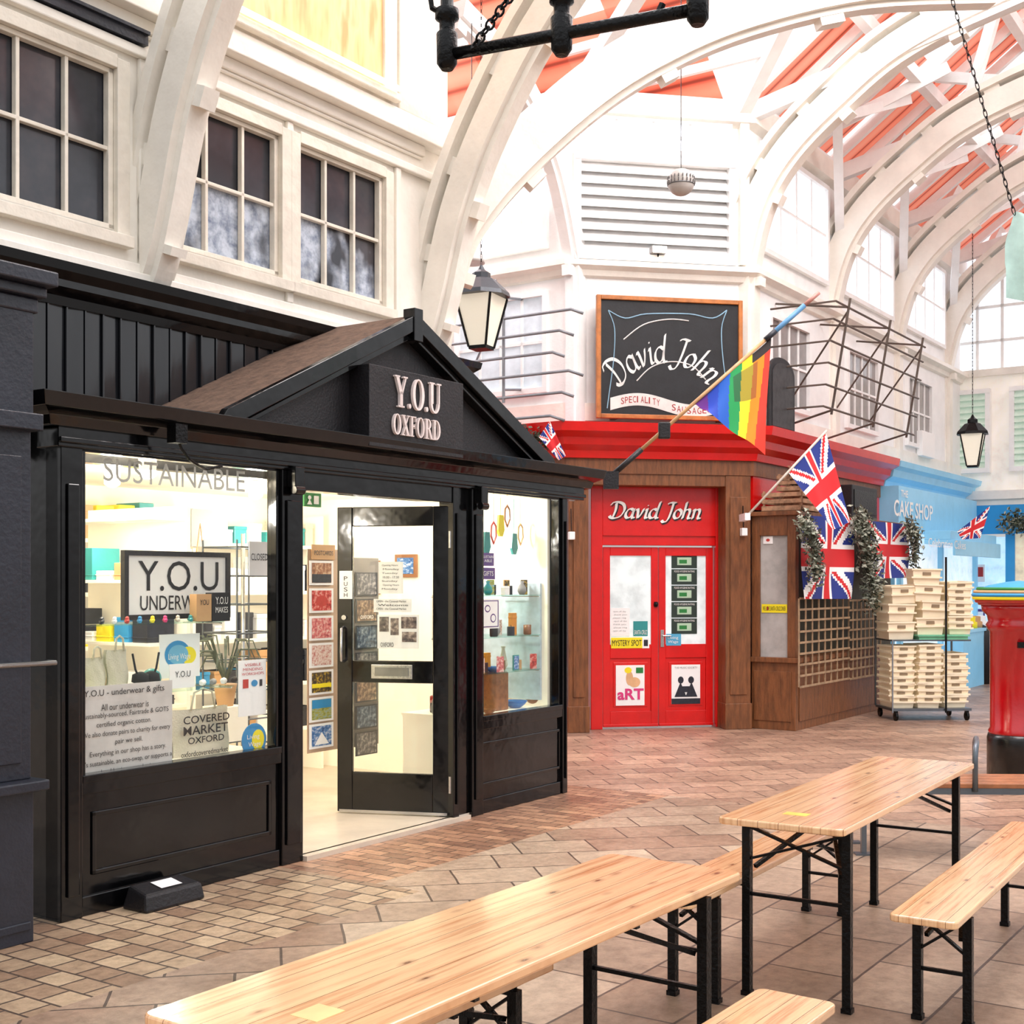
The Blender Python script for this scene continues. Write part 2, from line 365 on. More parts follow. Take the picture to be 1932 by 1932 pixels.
SF={'Y':(.86,[D4(.06,.97,.34,.42,.2),D4(.72,.97,.45,.42,.08),R4(.34,.53,.03,.5),R4(0,.34,.95,1),R4(.58,.88,.95,1),R4(.22,.65,0,.05)]),
'O':(.86,ringp(.42,.5,.42,.51,.18,.05)),
'U':(.86,[R4(.08,.26,.3,.97),R4(.66,.74,.3,.97),R4(0,.36,.95,1),R4(.55,.86,.95,1)]+ringp(.41,.32,.33,.33,.12,.06,180,360,14)),
'X':(.86,[D4(.06,.97,.56,.03,.22),D4(.08,.03,.66,.97,.08),R4(0,.36,.95,1),R4(.54,.84,.95,1),R4(0,.3,0,.05),R4(.48,.88,0,.05)]),
'F':(.68,[R4(.1,.28,.03,.97),R4(0,.64,.95,1),R4(.58,.64,.75,.97),R4(.28,.5,.48,.54),R4(.46,.5,.4,.62),R4(0,.4,0,.05)]),
'R':(.86,[R4(.1,.28,.03,.97),R4(0,.4,.95,1),R4(0,.4,0,.05),D4(.36,.5,.62,.03,.2),R4(.6,.88,0,.05)]+ringp(.34,.74,.34,.26,.16,.05,-90,90,12)+[R4(.26,.36,.48,.53)]),
'D':(.88,[R4(.1,.28,.03,.97),R4(0,.4,.95,1),R4(0,.4,0,.05)]+ringp(.34,.5,.5,.5,.17,.05,-90,90,16)),
'.':(.26,ringp(.12,.08,.08,.08,.079,.079,0,360,10))}
def serif(par,s,x0,x1,z0,z1,y,th,m):
    tot=sum(SF[c][0]+.06 for c in s)-.06; sx=(x1-x0)/tot; x=0
    for c in s:
        b=B()
        for P in SF[c][1]: b.prism_xz([(x0+(x+p[0])*sx,z0+p[1]*(z1-z0)) for p in P],y,y+th)
        part('raised_letter',b,m,par); x+=SF[c][0]+.06
def poster(name,label,cat,fr,w,px,bg,texts=(),pics=(),thick=.004,group=None,frame=None,bold=0):
    s0,s1,z0,z1=fr.rect(w,*px); b=B().box(s0,s1,w,w+thick,z0,z1); o=solo(name,b,bg,label,cat,fr,group)
    W,Hh=s1-s0,z1-z0; k=0
    for a,t0,c,d,m,*sh in pics:
        k+=1; bb=B(); yy=w-.0015-.0004*k
        X0,X1,Z0,Z1=s0+a*W,s0+c*W,z1-d*Hh,z1-t0*Hh
        if sh and sh[0]=='c':
            cx,cz,rx,rz=(X0+X1)/2,(Z0+Z1)/2,(X1-X0)/2,(Z1-Z0)/2; bb.add([(cx+rx*cos(2*pi*i/28),yy,cz+rz*sin(2*pi*i/28)) for i in range(28)],[tuple(range(28))])
        elif sh and sh[0]=='t': bb.add([(X0,yy,Z0),(X1,yy,Z0),((X0+X1)/2,yy,Z1)],[(0,1,2)])
        else: bb.add([(X0,yy,Z0),(X1,yy,Z0),(X1,yy,Z1),(X0,yy,Z1)],[(0,1,2,3)])
        part('printed_shape',bb,m,o)
    for t in texts:
        s,a,t0,c,d,m=t[:6]; text(o,s,s0+a*W,s0+c*W,z1-d*Hh,z1-t0*Hh,w-.0045,m,bold=bold)
    if frame:
        fw,fm=frame; bb=B(); bb.box(s0-fw,s1+fw,w-.015,w+.02,z1,z1+fw).box(s0-fw,s1+fw,w-.015,w+.02,z0-fw,z0).box(s0-fw,s0,w-.015,w+.02,z0,z1).box(s1,s1+fw,w-.015,w+.02,z0,z1)
        part('frame',bb,fm,o)
    return o
ORD=['first','second','third','fourth','fifth','sixth','seventh','eighth','ninth','tenth','eleventh','twelfth','thirteenth','fourteenth','fifteenth','sixteenth']
# ================================================================ SETTING
struct('floor',B().box(-9,32,-12,12,-.1,0),FLOOR,FY)
WL=.72; wins=[(-.17,.78),(1.2,2.145),(2.324,3.24)]; ZB,ZT=3.79,4.74
b=B(); b.box(-5,3.95,WL,WL+.2,3.3,ZB).box(-5,3.95,WL,WL+.2,ZT,7.3); e=[-5]+[x for w in wins for x in w]+[3.95]
for i in range(0,len(e),2): b.box(e[i],e[i+1],WL,WL+.2,ZB,ZT)
struct('wall_left',b,CREAM,FY)
b=B(); b.box(-5,3.7,WL-.05,WL,5.02,5.1).box(-5,3.95,WL-.14,WL,5.1,5.2).box(-5,3.98,WL-.09,WL,5.2,5.28).box(-5,3.7,WL-.03,WL,5.0,5.02)
b.box(-5,3.95,WL-.06,WL,3.5,3.56).box(-5,3.95,WL-.03,WL,3.56,3.62).box(-5,3.95,WL-.05,WL,4.86,4.92)
for xx in (.98,2.235,3.4): b.box(xx-.03,xx+.03,WL-.03,WL,3.62,4.86)
struct('trim_1',b,CREAM,FY,bevel=.008)
for wi,(a,c) in enumerate(wins):
    b=B(); b.box(a-.09,a,WL-.04,WL+.05,ZB-.06,ZT+.06).box(c,c+.09,WL-.04,WL+.05,ZB-.06,ZT+.06).box(a,c,WL-.04,WL+.05,ZT,ZT+.08).box(a-.1,c+.1,WL-.07,WL+.05,ZB-.1,ZB-.03)
    b.box(a,a+.035,WL+.0,WL+.05,ZB,ZT).box(c-.035,c,WL,WL+.05,ZB,ZT).box(a,c,WL,WL+.05,ZB-.03,ZB+.03).box(a,c,WL,WL+.05,ZT-.03,ZT)
    w3=(c-a)/3
    for k in (1,2): b.box(a+w3*k-.012,a+w3*k+.012,WL+.01,WL+.05,ZB,ZT)
    b.box(a,c,WL+.01,WL+.05,(ZB+ZT)/2-.012,(ZB+ZT)/2+.012)
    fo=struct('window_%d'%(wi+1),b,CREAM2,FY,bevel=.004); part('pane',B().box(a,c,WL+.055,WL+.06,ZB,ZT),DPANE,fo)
struct('trim_2',B().box(-1,.98,WL-.07,WL,4.93,5.0).box(-1,.98,WL-.09,WL,4.99,5.01),NAVY,FY)
b=B(); b.box(-.6,4.3,WL,WL+.1,2.4,3.5)
x=-.55; kk=0
while x<4.1:
    tl=[.006,-.005,.004,-.007,.002][kk%5]; kk+=1
    b.prism_xy([(x,WL),(x+.003,WL-.010-tl),(x+.106,WL-.010+tl),(x+.109,WL)],2.55,3.28); b.prism_xy([(x+.111,WL),(x+.112,WL-.024),(x+.122,WL-.024),(x+.123,WL)],2.55,3.28); x+=.125
struct('trim_3',b,mat('black_cladding_paint',16,18,24,.24,bump=.5,bs=3,coat=.5,sc=(3,1,.4)),FY)
b=B(); b.sweep([(-3,WL),(4.15,WL),(4.15,3)],[(0,3.27),(.03,3.27),(.04,3.32),(.1,3.36),(.1,3.4),(.15,3.44),(.16,3.49),(0,3.52)]); struct('trim_4',b,BLACK,FY)
solo('plywood_panel',B().box(1.75,3.2,WL-.035,WL-.005,5.42,7.2),PLY,'tan plywood sheet boarding the opening above the upper windows','panel',FY)
b=B(); b.box(1.3,1.75,WL-.05,WL,5.3,7.2).box(3.2,3.35,WL-.06,WL,5.28,7.2).box(1.3,3.35,WL-.06,WL,5.28,5.4).box(3.35,3.95,WL-.08,WL,5.28,7.3); struct('trim_5',b,CREAM2,FY,bevel=.01)
T=thing('strip_light','long tubular strip light under the plywood sheet','light',FY,(2.4,WL-.09,5.33))
part('housing',B().box(1.3,3.3,WL-.14,WL-.08,5.3,5.36),CREAM2,T,bevel=.01); part('tube',B().tube([(1.35,WL-.16,5.38),(3.25,WL-.16,5.38)],.02),TUBE,T,smooth=True)
# ---- ribs
def rib(num,s,w0,prof,th,hw=.1,second=True,dirv=(0,-1),m=CREAM):
    d=Vector((dirv[0],dirv[1],0)); side=Vector((-d.y,d.x,0))*hw; base=Vector((s,w0,0))
    Q=cat(prof); lo=[];hi=[];l2=[];h2=[];l3=[];h3=[]
    for i,q in enumerate(Q):
        tg=(Q[min(i+1,len(Q)-1)]-Q[max(i-1,0)]).normalized(); n=Vector((-tg.y,tg.x)); g=lambda o:base+d*(q.x+n.x*o)+Vector((0,0,q.y+n.y*o))
        lo.append(g(0));hi.append(g(th)); l2.append(g(th+.06)); h2.append(g(th+.14)); l3.append(g(-.0)); h3.append(g(-.05))
    b=B().strip(lo,hi,side); b.strip(l3,h3,side*.55)
    if second:
        b.strip(l2,h2,side*1.25)
        for i in range(2,len(lo)-1,5): b.strip(hi[i:i+2],l2[i:i+2],side*.8)
    for i in range(6,len(lo)-1,9): b.strip(h3[i:i+2],[p+(h3[i]-lo[i])*1.4 for p in h3[i:i+2]],side*.5)
    return struct('trim_%d'%num,b,m,FY)
PA=[(.02,3.5),(.1,3.65),(.2,3.95),(.37,4.53),(.66,5.12),(1.2,5.85),(2,6.5),(3.3,7.0),(4.8,7.1)]
PB=[(.02,3.45),(.02,5.0),(.06,5.5),(.25,6.12),(.6,6.6),(1.17,7.05),(1.77,7.42),(2.6,7.68),(3.3,7.76),(4.4,7.6)]
rib(10,1.07,WL,PA,.2,.12); rib(11,3.83,WL,PA,.2,.12)
D=(.7071,-.7071)
rib(12,3.95,WL-.02,[(.0,3.5),(.1,4.0),(.26,4.45),(.64,4.95),(1.3,5.57),(1.9,5.97),(2.6,6.3),(3.6,6.6),(4.8,6.75)],.36,.13,False,D)
for n in range(5): rib(13+n,9.754+2.75*n+(.05 if n==0 else 0),.61,PB,.28,.15)
rib(18,8.2,2.1,[(0,3.45),(0,5),(.1,5.6),(.5,6.4),(1.2,7.0),(2.2,7.3)],.2,.1,False,(-1,0),WHITE)
# ---- roof boards
b=B()
def slope(side,s0,s1,f0,f1):
    w=lambda f:(.9-3.5*f) if side==0 else (-6.1+3.5*f)
    z=lambda f:7.3+2.5*f
    b.add([(s0,w(f0),z(f0)),(s1,w(f0),z(f0)),(s1,w(f1),z(f1)),(s0,w(f1),z(f1))],[(0,1,2,3)])
for n in range(-3,8):
    s0=9.754+2.75*n
    for sd in (0,1):
        if sd==0 and -2.1<n<0: continue
        slope(sd,s0+.1,s0+1.35,0,1.0); slope(sd,s0+1.35,s0+2.65,0,.45); slope(sd,s0+1.35,s0+2.65,.7,1.0)
zz=lambda f:7.3+2.5*f
for (sa,sb) in ((3.95,6.85),(9.75,6.85)):
    for w0,w1 in ((.9,1.9),(2.6,3.8),(4.4,5.6),(6.2,7.4),(8,9)):
        g=lambda f,w:(sa+(sb-sa)*f,w,zz(f)); b.add([g(0,w0),g(0,w1),g(1,w1),g(1,w0)],[(0,1,2,3)])
    g=lambda f,w:(sa+(sb-sa)*f,w,zz(f)); b.add([g(0,.9),g(.4,.9),g(.4,9),g(0,9)],[(0,1,2,3)])
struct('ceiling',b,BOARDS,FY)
b=B()
for n in range(-3,8):
    for q in (0,.25,.5,.75):
        s0=9.754+2.75*n+2.75*q
        if not(3.9<s0<9.7): b.bar((s0,.9,7.2),(s0,-2.6,9.7),.08,.12)
        b.bar((s0,-6.1,7.2),(s0,-2.6,9.7),.08,.12)
b.bar((9.7,.62,7.25),(30,.62,7.25),.16,.22); b.bar((9.7,-.6,8.15),(30,-.6,8.15),.12,.16); b.bar((9.7,-1.6,8.9),(30,-1.6,8.9),.12,.16); b.bar((4,-2.6,9.6),(30,-2.6,9.6),.12,.2); b.bar((9.7,-4.4,8.4),(30,-4.4,8.4),.12,.16)
b.bar((9.7,.7,7.2),(6.85,-2.6,9.5),.14,.2); b.bar((3.95,.7,7.2),(6.85,-2.6,9.5),.14,.2); b.bar((8.2,2.1,7.2),(5.2,-2.4,8.9),.14,.18)
for k in range(6):
    q=k/6; b.bar((9.7-2.85*q,.7-3.3*q,7.25+2.3*q),(9.7-2.85*q,2.6,7.25+2.3*q),.06,.1); b.bar((3.95+2.9*q,.7-3.3*q,7.25+2.3*q),(3.95+2.9*q,8,7.25+2.3*q),.06,.1)
for n in range(0,6):
    s0=9.754+2.75*n
    b.bar((s0,.55,6.0),(s0+1.1,.0,7.9),.14,.14); b.bar((s0,.55,7.2),(s0,-3.2,7.95),.12,.2); b.bar((s0,-.3,7.35),(s0+1.3,-.9,8.4),.11,.14); b.bar((s0,-1.2,7.9),(s0,-1.5,8.9),.13,.13); b.bar((s0+1.37,.55,7.2),(s0+2.75,-.9,8.3),.1,.14)
    b.bar((s0+.1,-.9,7.6),(s0+2.6,-2.4,9.3),.1,.12); b.bar((s0,.3,6.9),(s0+2.75,-.4,8.0),.1,.12); b.bar((s0,-2.2,7.8),(s0+.2,-.7,8.3),.1,.13); b.bar((s0,-2.6,7.95),(s0,-2.6,9.5),.13,.13); b.bar((s0+2.7,.5,6.4),(s0+1.5,.1,7.6),.12,.14)
struct('trim_19',b,WHITE,FY)
# ---- opposite corner block
C1=(9.754,.61); C0=(8.2,2.163); path=[(8.2,11),C0,C1,(18.8,.61)]
b=B(); b.sweep(path,[(0,3.54),(0,7.3),(-.25,7.3),(-.25,3.54)]); struct('wall_back',b,WHITE,FY)
struct('wall_right',B().box(9.85,14.3,.64,.8,0,3.5),BROWN,FY)
b=B(); b.sweep(path,[(0,5.18),(.05,5.2),(.07,5.26),(.14,5.3),(.14,5.36),(0,5.4)]); b.sweep(path,[(0,7.0),(.1,7.05),(.1,7.3),(0,7.3)]); b.sweep(path,[(0,3.55),(.03,3.55),(.03,3.75),(0,3.75)]); struct('trim_20',b,CREAM,FY)
def louvre(num,fr,x0,x1,z0,z1,w,n,m=WHITE):
    b=B(); b.box(x0-.08,x0,w-.12,w,z0,z1).box(x1,x1+.08,w-.12,w,z0,z1).box(x0-.08,x1+.08,w-.13,w,z0-.08,z0).box(x0-.08,x1+.08,w-.13,w,z1,z1+.08)
    o=struct('window_%d'%num,b,WHITE,fr); bb=B(); dz=(z1-z0)/n
    for i in range(n):
        z=z0+dz*i; bb.add([(x0,w-.1,z),(x1,w-.1,z),(x1,w-.01,z+dz*.92),(x0,w-.01,z+dz*.92),(x0,w-.1,z+.02),(x1,w-.1,z+.02),(x1,w-.01,z+dz*.92+.02),(x0,w-.01,z+dz*.92+.02)],[(0,1,2,3),(4,5,6,7),(0,1,5,4),(2,3,7,6)])
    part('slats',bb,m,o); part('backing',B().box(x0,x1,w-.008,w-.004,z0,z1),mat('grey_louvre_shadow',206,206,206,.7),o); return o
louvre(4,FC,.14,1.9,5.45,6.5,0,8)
LGREEN=mat('pale_green_slats',206,222,208,.5,es=.25)
b=B(); b.box(.0,.09,-.06,0,5.4,7.2).box(2.05,2.16,-.08,0,5.4,7.2); struct('trim_21',b,CREAM,FC)
num=5
glz=[(FL,-4.4,-3.1,3.95,5.0),(FL,-2.9,-1.7,3.95,5.0),(FL,-1.5,-.3,3.95,5.0),(FL,-2.9,-1.7,5.6,6.8),(FL,-1.5,-.3,5.6,6.8),(FC,.14,1.9,6.68,7.0),(FY,10.3,11.5,3.9,4.9),(FY,13.0,14.2,3.9,4.9),(FY,15.7,16.9,3.9,4.9)]+[(FY,9.754+2.75*k+.35,9.754+2.75*k+2.4,5.7,6.9) for k in range(3)]
for (fr,x0,x1,z0,z1) in glz:
    w=.61 if fr is FY else 0
    b=B(); b.box(x0-.06,x1+.06,w-.06,w,z0-.06,z0).box(x0-.06,x1+.06,w-.06,w,z1,z1+.06).box(x0-.06,x0,w-.06,w,z0,z1).box(x1,x1+.06,w-.06,w,z0,z1).box(x0,x1,w-.03,w,(z0+z1)/2-.015,(z0+z1)/2+.015)
    for k in (1,2,3): q=x0+(x1-x0)*k/4; b.box(q-.015,q+.015,w-.03,w,z0,z1)
    pm=SKYP if z0>5.5 else (mat('pale_sky_pane',220,230,238,.1,es=.2) if fr is FL else mat('grey_pane',150,146,144,.1))
    o=struct('window_%d'%num,b,WHITE,fr); part('pane',B().box(x0,x1,w-.012,w-.006,z0,z1),pm,o); num+=1
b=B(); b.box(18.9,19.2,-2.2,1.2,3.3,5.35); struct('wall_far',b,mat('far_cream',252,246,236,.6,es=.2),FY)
FE=Fr(FY.w(18.9,.6).x,FY.w(18.9,.6).y,ROT-pi/2)
louvre(num,FE,-.05+.0,.42,3.7,5.0,-.01,12,LGREEN); louvre(num+1,FE,.9,1.5,3.7,5.0,-.01,12,LGREEN)
b=B(); b.box(-.2,3,-.16,0,3.15,3.3).box(-.2,3,-.1,0,3.05,3.15).box(-.2,3,-.1,0,5.3,5.42); struct('trim_22',b,CREAM,FE)
# glazed gable above far wall
b=B()
for k in range(8): x=-.2+k*.42; b.box(x,x+.05,.05,.12,5.35,7.6)
for z in (5.9,6.5,7.1): b.box(-.2,3,.05,.12,z,z+.05)
o=struct('window_%d'%(num+2),b,WHITE,FE); part('pane',B().box(-.2,3,.13,.14,5.35,7.8),SKYP,o)
# ================================================================ LEFT NEIGHBOUR SHOP
T=thing('market_shop','blue-black painted shop cut off by the left edge','shop',FY,(-1.5,.2,0))
part('base_panel',B().box(-3,-.4,-.19,.3,0,.72).box(-3,-.42,-.2,-.19,.06,.1),NAVY,T,bevel=.006)
part('sill',B().box(-3,-.36,-.26,.1,.72,.77),NAVY,T,bevel=.008)
part('pier',B().box(-.68,-.4,-.17,.3,.77,2.45).box(-.62,-.46,-.185,-.17,.85,2.3),NAVY,T,bevel=.006)
part('pane',B().box(-3,-.75,-.05,-.04,.8,2.4),mat('dark_shop_pane',40,36,40,.1),T)
part('window_frame',B().box(-3,-.68,-.14,-.02,2.3,2.45).box(-.8,-.68,-.14,-.02,.77,2.3),NAVY,T,bevel=.005)
part('fascia',B().box(-3,-.4,-.19,.3,2.45,3.05).box(-3,-.38,-.24,.3,2.42,2.5),NAVY,T,bevel=.006)
part('cornice',B().box(-3,-.36,-.24,.4,3.05,3.1).box(-3,-.34,-.3,.4,3.1,3.17).box(-3,-.38,-.2,.4,2.98,3.05),NAVY,T,bevel=.008)
part('rail',B().tube([(-2.5,-.26,1.32),(-.33,-.26,1.32),(-.33,-.2,1.32)],.013),SILVER,T,smooth=True,label='thin silver rail')
# ================================================================ BLACK SHOP
T=thing('market_shop','black gloss timber shop with a gabled sign over its open door','shop',FY,(2.3,.1,0))
def panel(a,c):
    b=B(); b.box(a,c,0,.06,0,.69).box(a,c,-.015,0,.0,.1).box(a+.07,c-.07,-.012,0,.2,.225).box(a+.07,c-.07,-.012,0,.5,.525).box(a+.07,a+.095,-.012,0,.2,.525).box(c-.095,c-.07,-.012,0,.2,.525).box(a,c,-.025,0,.62,.69); return b
part('base_panel',panel(0,1.42),BLACK,T,bevel=.005); part('base_panel',panel(3.42,4.67),BLACK,T,bevel=.005)
part('side_panel',B().box(4.62,4.67,0.1,2.9,0,2.5),BLACK,T); part('side_panel',B().box(-.13,-.07,0.0,2.2,0,2.52),BLACK,T)
for a,c in ((-.13,.0),(1.42,1.6),(3.13,3.2),(3.36,3.5),(4.6,4.67)):
    part('pier',B().box(a,c,-.03,.1,0,2.45).box(a+.03,c-.03,-.045,-.03,.12,2.2),BLACK,T,bevel=.006)
part('pier',B().box(3.2,3.36,.0,.08,0,2.4),BLACK,T,bevel=.006)
for a,c in ((0,1.42),(3.5,4.6)):
    fo=part('window_frame',B().box(a,a+.03,-.01,.06,.69,2.4).box(c-.03,c,-.01,.06,.69,2.4).box(a,c,-.01,.06,2.37,2.42).box(a,c,-.03,.06,.68,.72),BLACK,T,bevel=.004)
    part('pane',B().box(a+.02,c-.02,.03,.036,.71,2.38),GLASS,fo)
part('door_head',B().box(1.6,3.13,-.02,.1,2.27,2.45),BLACK,T,bevel=.005)
for x in (1.5,3.42): part('bracket',B().box(x-.04,x+.04,-.1,-.03,2.28,2.4).tube([(x-.04,-.085,2.26),(x+.04,-.085,2.26)],.03),BLACK,T,bevel=.005)
part('fascia',B().box(-.16,4.9,-.05,.13,2.38,2.56).box(-.16,4.9,-.07,-.05,2.4,2.43),BLACK,T,bevel=.006)
part('cornice',B().sweep([(-.2,1.5),(-.2,-.05),(4.95,-.05),(5.3,.3),(5.3,1.5)],[(0,2.48),(.03,2.48),(.05,2.53),(.13,2.56),(.15,2.63),(0,2.65)]),BLACK,T,bevel=.004)
part('flat_roof',B().prism_xy([(-.2,0),(4.95,-.03),(5.3,.3),(5.3,2.8),(-.2,2.8)],2.52,2.63),DBROWN,T)
cx=2.585
part('pediment',B().prism_xz([(cx-1.6,2.62),(cx+1.6,2.62),(cx,3.4)],-.02,.06),BLACKM,T)
part('gable_roof',B().prism_xz([(cx-1.72,2.6),(cx-1.68,2.68),(cx,3.5),(cx,3.4)],-.1,WL),DBROWN,T)
part('gable_roof',B().prism_xz([(cx+1.72,2.6),(cx+1.68,2.68),(cx,3.5),(cx,3.4)],-.1,WL),DBROWN,T)
b=B()
for sg in (-1,1):
    b.prism_xz([(cx+sg*1.76,2.6),(cx+sg*1.70,2.68),(cx,3.505),(cx,3.40),(cx+sg*1.6,2.62)],-.14,-.08); b.prism_xz([(cx+sg*1.56,2.62),(cx+sg*1.5,2.62),(cx,3.35),(cx,3.40)],-.1,-.02)
b.box(cx-.045,cx+.045,-.15,-.05,3.32,3.54)
part('bargeboard',b,BLACK,T,bevel=.004)
S=part('sign_box',B().box(2.03,3.03,-.19,.0,2.57,3.09),BLACKM,T,bevel=.004)
def tp(par,s,fr,w,px,m,**k):
    a,c,z0,z1=fr.rect(w,*px); return text(par,s,a,c,z0,z1,w,m,**k)
LET=mat('pinkish_white_letters',240,226,222,.5)
a,c,z0,z1=FY.rect(-.21,746,716,833,774); serif(S,'Y.O.U',a,c,z0,z1,-.21,.02,LET)
a,c,z0,z1=FY.rect(-.21,743,787,832,825); serif(S,'OXFORD',a,c,z0,z1,-.21,.02,LET)
b=B(); b.box(-.07,4.6,2.8,2.9,0,2.6).box(-.07,-.03,.1,2.8,0,2.46).box(4.57,4.61,.1,2.8,.03,2.46); struct('wall_interior',b,SHOPW,FY)
struct('ceiling_interior',B().box(-.06,4.6,.14,2.9,2.46,2.5),SHOPW,FY)
struct('floor_interior',B().box(-.07,4.6,0,2.9,0,.03).box(1.6,3.3,-.06,.02,0,.03),SHOPF,FY)
for a,c,l in ((.02,1.4,'left'),(3.52,4.55,'right')):
    solo('display_plinth',B().box(a,c,.08,.75,.03,.68).box(a,c,.07,.77,.68,.7),SHOPW,'white display plinth inside the %s shop window'%l,'plinth',FY)
for i,(x,y) in enumerate(((.85,.5),(1.15,1.2),(4.0,.6),(2.5,1.3),(3.4,1.9))):
    T2=thing('spotlight','bright ceiling spotlight %s'%['over the left window display','further back on the left ceiling','over the right window display','above the postcard rack','at the back behind the glass door'][i],'spotlight',FY,(x,y,2.3))
    part('housing',B().lathe([(.05,2.36),(.055,2.44),(.02,2.45),(.02,2.47)],x,y,14),WHITE,T2); part('bulb',B().lathe([(.02,2.31),(.05,2.33),(.05,2.36)],x,y,14),LAMP,T2)
    l=bpy.data.lights.new('spot_glow','POINT'); l.energy=[38,26,36,28,24][i]; l.color=(1,.94,.84); l.shadow_soft_size=.06; lo=bpy.data.objects.new('spot_glow',l); COL.objects.link(lo); lo.location=FY.w(x,y,2.15)
# door hinged open
W=.85
d=B().box(0,.115,-.02,.02,.04,2.25).box(W-.13,W,-.02,.02,.04,2.25).box(.115,W-.13,-.02,.02,2.11,2.25).box(.115,W-.13,-.02,.02,.04,.33).box(.115,W-.13,-.02,.02,.98,1.14)
DO=struct('door_1',d,BLACK,FD,bevel=.006,label='black glazed shop door standing open')
part('pane',B().box(.1,W-.12,-.004,.004,.3,1.0).box(.1,W-.12,-.004,.004,1.1,2.15),GLASS,DO)
part('weather_bar',B().box(.02,W-.02,-.035,-.02,.04,.06),SILVER,DO)
a,c,z0,z1=FD.rect(-.03,700,1254,778,1281); LP=part('letter_plate',B().box(a,c,-.03,-.02,z0,z1),SILVER,DO,bevel=.004); part('flap',B().box(a+.03,c-.03,-.036,-.03,z0+.02,z1-.02),mat('dull_silver',150,150,150,.3,.9),LP)
a,c,z0,z1=FD.rect(-.03,640,1077,664,1130); PP=part('push_plate',B().box(a,c,-.026,-.02,z0,z1),PAPER,DO)
for i,ch in enumerate('PUSH'): text(PP,ch,a+.035,c-.035,z1-.03-(i+1)*.04,z1-.04-i*.04,-.028,TEXTK)
part('handle',B().tube([(.05,-.02,1.13),(.05,-.07,1.14),(.05,-.075,1.2),(.05,-.07,1.37),(.05,-.02,1.38)],.01),SILVER,DO,smooth=True)
part('lock',B().tube([(.055,-.02,1.45),(.055,-.035,1.45)],.018,12),SILVER,DO)
part('hinge',B().tube([(W,-.02,.2),(W,-.02,.32)],.012),SILVER,DO); part('hinge',B().tube([(W,-.02,1.95),(W,-.02,2.07)],.012),SILVER,DO)
lines=lambda n,t0,t1,a,c,m,words:[(words[i%len(words)],a+(.04*(i%2)),t0+(t1-t0)*i/n,c-(.05*((i+1)%2)),t0+(t1-t0)*(i+.55)/n,m) for i in range(n)]
PHOTO=picmat('printed_photo',[(36,36,44),(110,96,92),(206,190,176)],24)
poster('notice','white opening hours notice taped inside the open black door','notice',FD,.006,(714,1060,760,1120),PAPER,lines(7,.08,.95,.15,.85,TEXTK,['Opening Hours','Monday','Tuesday','10.00 - 17.30','Sunday']))
poster('notice','wide white notice across the middle of the open door glass','notice',FD,.006,(705,1130,776,1155),PAPER,lines(3,.1,.95,.08,.92,TEXTK,['OPEN - the Covered Market','Welcome']))
poster('poster','white poster of printed photographs low in the door glass','poster',FD,.006,(712,1160,790,1224),PAPER,(('OXFORD',.08,.82,.4,.95,TEXTK),),((.05,.06,.28,.5,PHOTO),(.32,.1,.52,.6,PHOTO),(.58,.06,.95,.4,PHOTO),(.6,.5,.95,.8,PHOTO)))
# postcard rack
rx,ry=2.28,1.2
T=thing('postcard_rack','tall rotating wire postcard rack just inside the shop door','rack',FY,(rx,ry,.03))
part('pole',B().tube([(rx,ry,.15),(rx,ry,2.05)],.015),SILVER,T,smooth=True)
b=B()
for k in range(5):
    an=2*pi*k/5+.3; b.bar((rx,ry,.14),(rx+.3*cos(an),ry+.3*sin(an),.1),.04,.03)
part('base',b,IRON,T)
for k in range(5):
    an=2*pi*k/5+.3; part('caster',B().tube([(rx+.3*cos(an)-.012,ry+.3*sin(an),.062),(rx+.3*cos(an)+.012,ry+.3*sin(an),.062)],.032,10),IRON,T)
b=B()
for dx in (-.22,.22):
    for dy in (-.17,.17): b.tube([(rx+dx,ry+dy,.3),(rx+dx,ry+dy,2.0)],.007,5)
for k in range(9):
    z=.35+k*.2; b.tube([(rx-.22,ry-.17,z),(rx+.22,ry-.17,z),(rx+.22,ry+.17,z),(rx-.22,ry+.17,z)],.006,5,True)
part('wire_frame',b,GREYST,T)
sa=FY.on(ry-.18,579,1100)[0]; sb=FY.on(ry-.18,636,1100)[0]
part('card_column',B().box(sa,sb,ry-.185,ry-.18,.45,1.95),mat('tan_rack_card',206,176,150,.6),T); sa=FY.on(ry+.03,668,1100)[0]; sb=FY.on(ry+.03,714,1100)[0]; part('card_column',B().box(sa,sb,ry+.03,ry+.034,.4,1.9),mat('grey_rack_card',120,112,108,.6),T)
PC=[picmat('brown_scene_print',[(90,50,34),(168,110,74),(226,196,160)],30),picmat('red_scene_print',[(120,16,20),(206,60,52),(240,200,190)],26),picmat('pink_scene_print',[(150,40,60),(220,120,120),(240,226,214)],40),picmat('map_scene_print',[(180,60,60),(226,196,186),(240,232,226)],60),picmat('night_yellow_print',[(26,24,34),(80,64,40),(230,190,50)],34),picmat('field_scene_print',[(90,110,50),(170,170,80),(120,170,210)],26,(1,1,3)),picmat('mountain_scene_print',[(30,60,120),(80,130,190),(236,236,240)],26,(1,1,2))]
rows=[1058,1110,1162,1213,1264,1315,1365]
desc=['brown architecture scene','red scene','pink floral scene','red map drawing','black and yellow scene','blue sky over a yellow field','mountain and sky scene']
